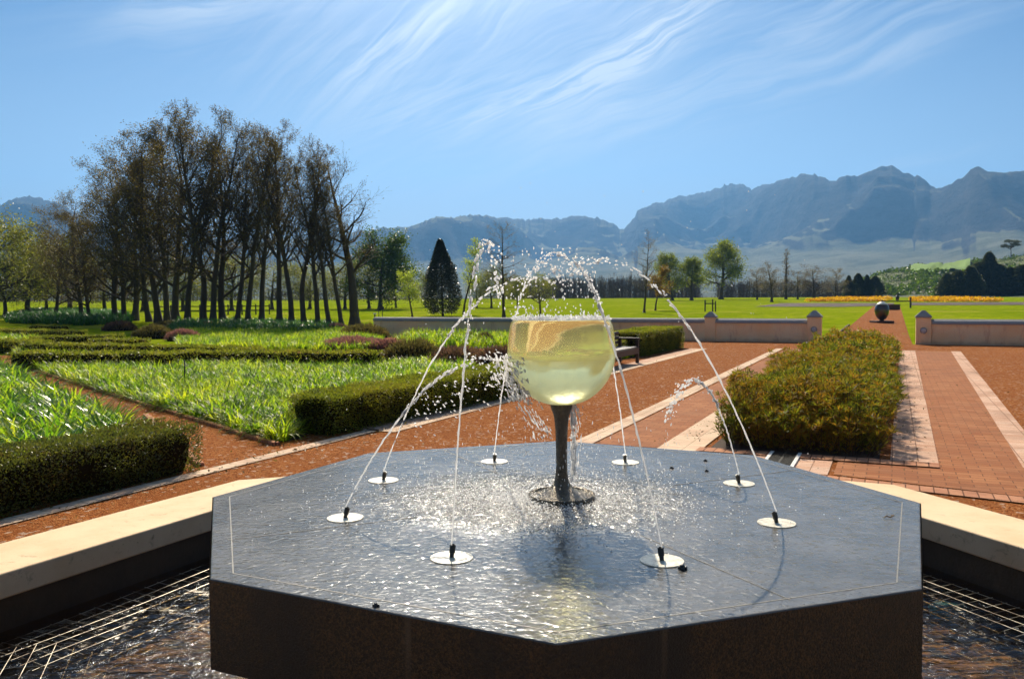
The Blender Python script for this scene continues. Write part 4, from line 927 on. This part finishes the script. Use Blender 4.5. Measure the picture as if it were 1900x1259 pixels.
# ================================================================== HILL, MOUNTAINS
def heightfield(name, m, azs, rs, hf, **k):
    A, R_ = np.meshgrid(azs, rs, indexing='ij'); Z = hf(A, R_); X = R_*np.sin(A); Y = R_*np.cos(A)
    n1, n2 = A.shape; V = np.stack([X, Y, Z], -1).reshape(-1, 3); i = np.arange(n1-1)[:, None]; j = np.arange(n2-1)[None]
    a = i*n2+j; Fc = np.stack([a, a+n2, a+n2+1, a+1], -1).reshape(-1, 4)[:, ::-1]
    return link(name, mesh_np(name, V, Fc, True), M[m], kind='structure', **k)
def azel(px, py): d = ray(px, py); return math.atan2(d[0], d[1]), d[2]/math.hypot(d[0], d[1])
hp = [azel(*p) for p in ((1545, 553), (1590, 528), (1640, 508), (1700, 499), (1760, 496), (1830, 489), (1900, 480), (2050, 466), (2400, 440))]
HA, HE = np.array([p[0] for p in hp]), np.array([p[1] for p in hp])
def hillz(A, R_):
    e = np.interp(A, HA, HE, left=-.01); H = e*420+1.65; t = np.clip((R_-230)/190, 0, 1); g = T(0, R_*np.cos(A))
    z = g+(H-g)*(t*t*(3-2*t))*(1-np.clip((R_-420)/700, 0, 1))+ (fbm(A*60, R_/25, 4, 8)-.5)*5*np.clip(t*3, 0, 1)*np.clip((A-HA[0])*12, 0, 1)
    return np.where(A < HA[0], g-2, z)-.4*(t <= 0)
heightfield('hills', 'hill_scrub', np.linspace(HA[0]-.02, .85, 200), np.linspace(225, 1100, 120), hillz)
# scrub on the hill (one mass) and the bright field
n = 6500; A = rng.uniform(HA[0]+.01, .62, n); R_ = rng.uniform(250, 430, n); fld = (A > azel(1685, 500)[0]) & (A < azel(1805, 500)[0]) & (R_ > 345) & (R_ < 402); A, R_ = A[~fld], R_[~fld]; n = len(A); z = hillz(A, R_); m_ = 9
ce = np.c_[R_*np.sin(A), R_*np.cos(A), z]; idx = np.repeat(np.arange(n), m_); sz = rng.uniform(.25, .85, n)*(.5+1.2*(fbm(A*50, R_/15, 3, 9) > .52))
P = ce[idx]+rng.normal(size=(n*m_, 3))*sz[idx][:, None]*[.6, .6, .35]+np.c_[np.zeros((n*m_, 2)), sz[idx]*.3]
v, f = leaf_quads(P, sz[idx]*.9, sz[idx]*.7); link('scrub', mesh_np('scrub', v, f), M['leaf_green'], label='low scrub covering the hillside at the right', cat='scrub', kind='stuff')
pa = [azel(*p)[0] for p in ((1690, 500), (1800, 500))]
azs = np.linspace(pa[0], pa[1], 40); V = []
for i, a in enumerate(azs):
    t = i/39
    for r in np.linspace(352-14*t, 398, 10): V.append((r*math.sin(a), r*math.cos(a), float(hillz(np.array([a]), np.array([r]))[0])+1.3))
Fc = [(i*10+j, i*10+j+1, (i+1)*10+j+1, (i+1)*10+j) for i in range(39) for j in range(9)]
link('green_field', mesh_np('green_field', V, Fc, True), M['field_green'], kind='structure')
ump = empty('umbrella_pine', (0, 0, 0)); R0 = np.random.default_rng(5); seg = []; cl = []
for i in range(6): seg.append([.1*math.sin(i*.7), 0, 9*i/6*.8, .1*math.sin((i+1)*.7), 0, 9*(i+1)/6*.8, .2-.02*i, .2-.02*(i+1)])
for i in range(15):
    a = i*2.4; L = R0.uniform(1.5, 3.6); z = 6.6+R0.uniform(0, 2.6); seg.append([0, 0, z-1.6, L*math.cos(a), L*math.sin(a), z, .1, .04]); cl.append((L*math.cos(a), L*math.sin(a), z))
v, f = prisms(np.array(seg), 6); link('trunk', mesh_np('trunk', v, f, True), M['bark'], ump)
cl = np.array(cl); i = R0.integers(0, len(cl), 3200); P = cl[i]+R0.normal(size=(3200, 3))*[.6, .6, .25]; v, f = leaf_quads(P, .4, .22); link('crown', mesh_np('crown', v, f), M['leaf_pine'], ump); ump['h0'] = 9.6
d = azel(1875, 497); r = 405; x, y = r*math.sin(d[0]), r*math.cos(d[0]); z = float(hillz(np.array([d[0]]), np.array([r]))[0]); s = (elz(1875, 445, y)-z)/9.6
ump.location = (x, y, z); ump.scale = (s, s, s); tag(ump, 'lone umbrella shaped pine on the crest of the right hill', 'tree')
mp = [azel(*p) for p in ((-600, 420), (-300, 400), (-60, 400), (0, 386), (15, 376), (45, 367), (75, 370), (110, 380), (150, 402), (230, 430), (300, 440), (400, 446), (500, 450), (600, 446), (700, 432), (740, 428), (775, 420), (800, 409), (850, 402), (875, 401), (910, 404), (965, 407), (1020, 406), (1045, 403), (1060, 402), (1085, 401), (1110, 403), (1125, 411), (1140, 417), (1150, 425), (1162, 419), (1178, 405), (1183, 391), (1210, 378), (1230, 374), (1260, 365), (1290, 362), (1330, 350), (1345, 343), (1375, 342), (1395, 350), (1420, 342), (1440, 337), (1465, 330), (1490, 322), (1510, 322), (1540, 337), (1568, 327), (1590, 330), (1610, 325), (1630, 317), (1655, 318), (1680, 334), (1697, 341), (1701, 336), (1715, 344), (1727, 355), (1747, 358), (1788, 342), (1800, 325), (1815, 318), (1850, 325), (1900, 317), (2000, 300), (2200, 330), (2500, 320), (2900, 360))]
MA, ME = np.array([p[0] for p in mp]), np.array([p[1] for p in mp])
def mtn(A, R_):
    az = np.degrees(A); Rc = 4300+500*np.sin(az*.16)+260*np.sin(az*.5+1); e = np.interp(A, MA, ME)
    e_s = sum(np.interp(A+k*.018, MA, ME) for k in (-2, -1, 0, 1, 2))/5; r0 = 1500+250*np.sin(az*.3+2)
    X, Y = R_*np.sin(A), R_*np.cos(A); gul = fbm(X/1100, Y/1500, 5, 21, True); g2 = fbm(X/330, Y/420, 5, 33, True)
    t = (R_-r0)/(Rc-r0); bl = np.clip((t-.42)/.24, 0, 1); H = (e_s+(e-e_s)*bl)*Rc+HCAM+(fbm(az*3, 0*az, 6, 3, True)-.6)*30*np.clip((t-.8)/.15, 0, 1); env = np.clip(t*2, 0, 1)*np.clip((1-t)*3.5, 0, 1); tw = t+(gul-.6)*.5*env*(.2+.8*np.clip((t-.42)/.25, 0, 1))
    tc = np.clip(tw, 0, 1); base = .64*tc**1.5; st = np.clip((tc-.72)/.2, 0, 1); cliff = .36*(st*st*(3-2*st))
    prof = base+cliff; prof = prof+((g2-.55)*.22+(fbm(X/110, Y/140, 4, 55, True)-.55)*.045)*env*(.05+.95*np.clip((t-.6)/.15, 0, 1))
    prof = np.where(t >= 1, 1-np.clip((t-1)*1.6, 0, .85), prof)
    return HCAM*0+T(0, R_*np.cos(A))*(1-np.clip(t, 0, 1))-3*(t < .02)+np.maximum(prof, 0)*H
heightfield('mountain_range', 'mountain_rock', np.linspace(-.75, .9, 1150), np.concatenate([np.linspace(1300, 3300, 60), np.linspace(3330, 5400, 120), np.linspace(5450, 7000, 14)]), mtn)
# ------------------------------------------------------------------ far bare wood (one mass), reddish orchard belt
def belt(x0, x1, D, top, n, lab, mname='twig_brown', wid=12):
    a0, a1 = ray(x0, 553)[0], ray(x1, 553)[0]; px = rng.uniform(x0, x1, n); dep = D+rng.uniform(0, wid, n); seg = []
    for q, dd in zip(px, dep):
        d = ray(q, 553); x, y = d[0]/d[1]*dd, dd; z = float(T(x, y)); h = (elz(q, top+random.gauss(0, 3.5), y)-z)
        seg.append([x, y, z, x+random.gauss(0, .2), y, z+h, .11, .02])
        for _ in range(13):
            t = random.uniform(.2, .95); L = h*.2*(1.2-t)*random.uniform(.6, 1.4); a = random.uniform(0, 6.28); zz = z+h*t
            seg.append([x, y, zz, x+L*math.cos(a)*.7, y+L*math.sin(a)*.7, zz+L*1.1, .035, .012])
            seg.append([x+L*math.cos(a)*.4, y+L*math.sin(a)*.4, zz+L*.6, x+L*math.cos(a+1)*.8, y+L*math.sin(a+1)*.7, zz+L*1.4, .022, .01])
    v, f = prisms(np.array(seg), 3); sg = np.array(seg)[::27]; m_ = len(sg)*75; ii = rng.integers(0, len(sg), m_); hh = sg[ii, 5]-sg[ii, 2]
    P = sg[ii, :3]+np.c_[rng.normal(0, .9, (m_, 2)), hh*rng.random(m_)**1.3*.9]; lv, lf = leaf_quads(P, .5, .10, norm(rng.normal(size=(m_, 3))*[.5, .5, 1]))
    vv, ff, mi = join((v, f), (lv, lf)); link('far_wood', mesh_np('far_wood', vv, ff, False, mi), [M[mname], M['twig_dark']], label=lab, cat='wood', kind='stuff')
belt(930, 1300, 225, 516, 420, 'long belt of bare brown plantation trees behind the goblet lawn', wid=30)
belt(1330, 1640, 230, 522, 300, 'bare brown wood beyond the lawn right of the big oak', wid=30)
belt(-60, 760, 190, 535, 260, 'low brown wood seen between the row trunks', wid=40)
# flower beds and tilled strips
def strip_quad(pix, name, m, dz=.02, **k):
    P = [atg(*p) for p in pix]; V = [(x, y, float(T(x, y))+dz) for x, y in P]; me = bpy.data.meshes.new(name); me.from_pydata(V, [], [tuple(range(len(V)))]); me.update()
    if me.polygons[0].normal.z < 0: me.flip_normals()
    return link(name, me, M[m], kind='structure', **k), P
for pix in (((1400, 569), (1450, 562.5), (1660, 562), (1655, 567), (1560, 569.5)), ((1690, 566.5), (1690, 561.5), (1960, 560), (1960, 565.5))): strip_quad(pix, 'tilled_soil', 'soil', .03)
for pix, lab in ((((1495, 559.6), (1560, 555.2), (1655, 555), (1640, 559.4)), 'yellow flower strip left of the gate path'), (((1690, 559.5), (1688, 555.3), (1770, 554.6), (1860, 558.6), (1850, 559.8)), 'yellow orange flower strip right of the gate path')):
    P = [atg(*p) for p in pix]; xy = scatter(P, 9000); z = T(xy[:, 0], xy[:, 1])+rng.uniform(.15, .5, 9000)
    v, f = leaf_quads(np.c_[xy, z], .42, .3, norm(rng.normal(size=(9000, 3))*[1, 1, .3]))
    link('flower_strip', mesh_np('flower_strip', v, f), M['petal_yellow'], label=lab, cat='flowers', kind='stuff')
# low rail fence seen between the trunks
fz = empty('rail_fence', (0, 0, 0), 0, label='low dark rail fence behind the trunks of the tree row', cat='fence')
p, q = atg(290, 586), atg(500, 583); mb = MB(); L = math.dist(p, q); rz = math.atan2(q[1]-p[1], q[0]-p[0])
for z in (.45, .85): mb.box(((p[0]+q[0])/2, (p[1]+q[1])/2, float(T(*p))+z), (L, .07, .09), rz)
mb.build('rail', M['iron_dark'], fz)
for i in range(9): t = i/8; x, y = p[0]+(q[0]-p[0])*t, p[1]+(q[1]-p[1])*t; MB().box((x, y, float(T(x, y))+.5), (.1, .1, 1.0)).build('post', M['iron_dark'], fz)
# fallen leaves and twigs on gravel, paving and coping
def litter(n, fp, zf, s, lab):
    P = np.array([fp() for _ in range(n)]); P = np.c_[P, np.full(n, zf)+rng.uniform(.004, .02, n)]; D = norm(rng.normal(size=(n, 3))*[1, 1, .25])
    v, f = leaf_quads(P, s*rng.uniform(.5, 1.4, n), s*.45, D, np.tile([0, 0, 1.], (n, 1))+rng.normal(size=(n, 3))*.3)
    link('leaf_litter', mesh_np('leaf_litter', v, f), M['leaf_brown'], label=lab, cat='leaf litter', kind='stuff')
litter(900, lambda: W(random.uniform(1.5, 20), -6.25+abs(random.gauss(0, .28))), .012, .045, 'dry fallen leaves along the foot of the left hedges')
litter(700, lambda: W(random.uniform(9.2, 27), random.choice((-2.0-abs(random.gauss(0, .3)), .05+abs(random.gauss(0, .3))))), .024, .04, 'dry leaves dropped on the brick paths beside the shrub bed')
litter(900, lambda: (random.uniform(-4, 9), random.uniform(7, 26)), .008, .04, 'stray leaves and chips scattered over the gravel')
# ================================================================== HAZE
hz = bpy.data.materials.new('haze'); hz.use_nodes = True; n = NT(hz.node_tree); pv = n.new('ShaderNodeVolumePrincipled')
pv.inputs['Color'].default_value = (.2, .5, 1, 1); pv.inputs['Density'].default_value = HAZE_D = .00014; pv.inputs['Anisotropy'].default_value = .35
o_ = n.new('ShaderNodeOutputMaterial'); n.t.links.new(pv.outputs[0], o_.inputs['Volume'])
MB().box((0, 0, 600-2), (15600, 15600, 1200)).build('haze', hz, kind='stuff', label='thin blue air haze filling the valley', cat='haze')
# ================================================================== SKY, SUN, CAMERA
SUN_AZ, SUN_EL = math.radians(-2.5), math.radians(39.5)
w = bpy.data.worlds.new('World'); S.world = w; w.use_nodes = True; n = NT(w.node_tree)
SKYTOP, SKYLOW, CLOUDC = (.45, .63, .82), (1.05, 1.05, 1.02), (10.2, 10.3, 10.3)
sky = n.new('ShaderNodeTexSky', sky_type='NISHITA'); sky.sun_disc = False; sky.sun_elevation = SUN_EL; sky.sun_rotation = SUN_AZ; sky.air_density = 1.0; sky.dust_density = .1; sky.ozone_density = 3.0; sky.altitude = 200
tc = n.new('ShaderNodeTexCoord').outputs['Generated']; sx = n.new('ShaderNodeSeparateXYZ'); n.put(sx.inputs[0], tc)
az = n.m('MULTIPLY', n.m('ARCTAN2', sx.outputs[0], sx.outputs[1]), 57.2958); el = n.m('MULTIPLY', n.m('ARCSINE', sx.outputs[2]), 57.2958)
cb = n.new('ShaderNodeCombineXYZ'); n.put(cb.inputs[0], az); n.put(cb.inputs[1], el); P_ = cb.outputs[0]
wn = n.new('ShaderNodeTexNoise'); n.put(wn.inputs['Vector'], P_); wn.inputs['Scale'].default_value = .09; wn.inputs['Detail'].default_value = 3
WARP = n.mix(1.0, P_, n.mix(1.0, n.mix(1.0, wn.outputs[1], (.5, .5, .5), 'SUBTRACT'), (3, 3.6, 0), 'MULTIPLY'), 'ADD')
def blob(ca, ce, la, wa, ang, amp):
    v = n.mapv(n.mapv(P_, (1, 1, 1), (0, 0, 0), (-ca, -ce, 0)), (1/la, 1/wa, 1), (0, 0, 0)) if ang == 0 else None
    a_ = math.radians(ang); s_ = n.new('ShaderNodeSeparateXYZ'); n.put(s_.inputs[0], n.mapv(P_, (1, 1, 1), (0, 0, 0), (-ca, -ce, 0)))
    x1 = n.m('DIVIDE', n.m('ADD', n.m('MULTIPLY', s_.outputs[0], math.cos(a_)), n.m('MULTIPLY', s_.outputs[1], math.sin(a_))), la)
    y1 = n.m('DIVIDE', n.m('SUBTRACT', n.m('MULTIPLY', s_.outputs[1], math.cos(a_)), n.m('MULTIPLY', s_.outputs[0], math.sin(a_))), wa)
    return n.m('MULTIPLY', n.m('EXPONENT', n.m('MULTIPLY', n.m('ADD', n.m('MULTIPLY', x1, x1), n.m('MULTIPLY', y1, y1)), -1)), amp)
def streak(ang, sx_, sy_, seedloc, detail=6, dist=.6):
    a_ = math.radians(-ang); v = n.mapv(WARP, (1, 1, 1), (0, 0, a_)); v = n.mapv(v, (sx_, sy_, 1), (0, 0, 0), seedloc)
    return n.noise(v, 1, detail, .6, dist)
def layer(ang, blobs, lx, ly, loc, lo, hi, dist):
    m_ = None
    for b_ in blobs:
        q_ = blob(*b_); m_ = q_ if m_ is None else n.m('ADD', m_, q_)
    s1 = streak(ang, lx, ly, loc, 9, dist); s2 = streak(ang+3, lx*.5, ly*.45, (loc[1], loc[0], 5), 3, .3)
    t_ = n.m('ADD', n.m('MULTIPLY', s1, .62), n.m('MULTIPLY', s2, .38))
    return n.m('MULTIPLY', n.mr(t_, lo, hi), m_)
A_ = layer(24, ((8.5, 16.2, 4.8, 1.0, 25, 1.5), (2.5, 13.6, 5.5, 1.1, 18, .85), (-4, 12.6, 6, 1.7, 4, .6), (1, 13.6, 11, 4.2, 20, .42), (13, 20, 6, 1.3, 27, .7), (10, 26, 20, 5, 20, .25)), .13, 1.35, (3.1, 1.7, 0), .36, .70, .9)
B_ = layer(43, ((-9.5, 16.0, 5.5, 1.3, 44, .8), (-6, 17, 5.5, 1.2, 48, .75), (-2, 17.5, 5, 1.6, 36, .4), (-13, 17, 6, 3, 40, .35)), .12, 1.3, (7, 4, 2), .36, .66, .7)
C_ = layer(15, ((-19, 19.2, 5, 1.3, 16, .75), (5, 12, 8, 1.6, 16, .5), (14, 12.6, 9, .8, 17, .5), (22, 14, 10, .9, 17, .42), (20, 17.5, 12, 2.5, 20, .35), (26, 8.5, 3, .4, 8, .4), (-21, 17.5, 7, 2.5, 12, .4), (2, 14, 16, 5, 15, .25), (24, 17, 8, 2.5, 17, .25)), .09, 1.0, (1, 9, 4), .36, .7, .6)
cl = n.m('MINIMUM', n.m('ADD', A_, n.m('ADD', B_, C_)), 1.0)
hzn = n.mr(el, 0, 17, 1, 0, False); tint = n.mix(hzn, SKYTOP, SKYLOW)
base = n.mix(1.0, sky.outputs[0], tint, 'MULTIPLY')
base = n.mix(n.m('MULTIPLY', n.mr(sx.outputs[1], .25, -.45), .2), base, (5.2, 4.9, 4.4))  # whiter sky added behind the camera, out of view, for neutral fill
hg = n.m('MULTIPLY', n.m('EXPONENT', n.m('DIVIDE', n.m('POWER', n.m('ADD', az, 3.0), 2.0), -1800.0)), n.mr(el, 22, 0, 0, .8)); base = n.mix(hg, base, (9.0, 10.0, 10.8))
daz = n.m('SUBTRACT', az, -2.5); del_ = n.m('SUBTRACT', el, 38.0); ds = n.m('ADD', n.m('MULTIPLY', n.m('MULTIPLY', daz, daz), .62), n.m('MULTIPLY', del_, del_))
glow = n.m('EXPONENT', n.m('DIVIDE', ds, -62.0))  # bright glow added around the sun, above the frame, to brighten the bowl
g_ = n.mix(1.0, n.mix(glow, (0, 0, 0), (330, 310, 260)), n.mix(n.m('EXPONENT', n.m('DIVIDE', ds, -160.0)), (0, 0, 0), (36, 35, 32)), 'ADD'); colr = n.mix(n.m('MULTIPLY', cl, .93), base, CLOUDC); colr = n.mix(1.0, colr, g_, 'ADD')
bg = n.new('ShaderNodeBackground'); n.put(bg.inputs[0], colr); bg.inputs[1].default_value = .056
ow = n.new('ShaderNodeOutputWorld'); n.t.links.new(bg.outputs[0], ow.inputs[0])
sun = bpy.data.lights.new('sun', 'SUN'); sun.energy = 5.0; sun.angle = math.radians(.53); sun.color = (1, .87, .68)
so = bpy.data.objects.new('sun', sun); COL.objects.link(so)
sd = Vector((math.sin(SUN_AZ)*math.cos(SUN_EL), math.cos(SUN_AZ)*math.cos(SUN_EL), math.sin(SUN_EL))); so.rotation_euler = sd.to_track_quat('Z', 'Y').to_euler(); so.location = (0, 0, 30)
cam = bpy.data.cameras.new('camera'); co = bpy.data.objects.new('camera', cam); COL.objects.link(co); S.camera = co
cam.lens = F/1900*36; cam.sensor_width = 36; cam.clip_start = .05; cam.clip_end = 20000
co.matrix_world = Matrix.Translation((0, 0, HCAM)) @ Matrix.Rotation(PI/2-PITCH, 4, 'X') @ Matrix.Rotation(-ROLL, 4, 'Z')
cam.dof.use_dof = True; cam.dof.focus_distance = 4.4; cam.dof.aperture_fstop = 9
S.view_settings.view_transform = 'Standard'; S.view_settings.look = 'None'; S.view_settings.gamma = 1; S.view_settings.exposure = 0.45
cy = S.cycles; cy.use_denoising = True; cy.max_bounces = 10; cy.transmission_bounces = 8; cy.transparent_max_bounces = 8; cy.diffuse_bounces = 3; cy.glossy_bounces = 4; cy.volume_bounces = 0
cy.caustics_reflective = False; cy.caustics_refractive = False; cy.sample_clamp_indirect = 6
for o in list(bpy.data.objects):
    if 'h0' in o.keys(): del o['h0']
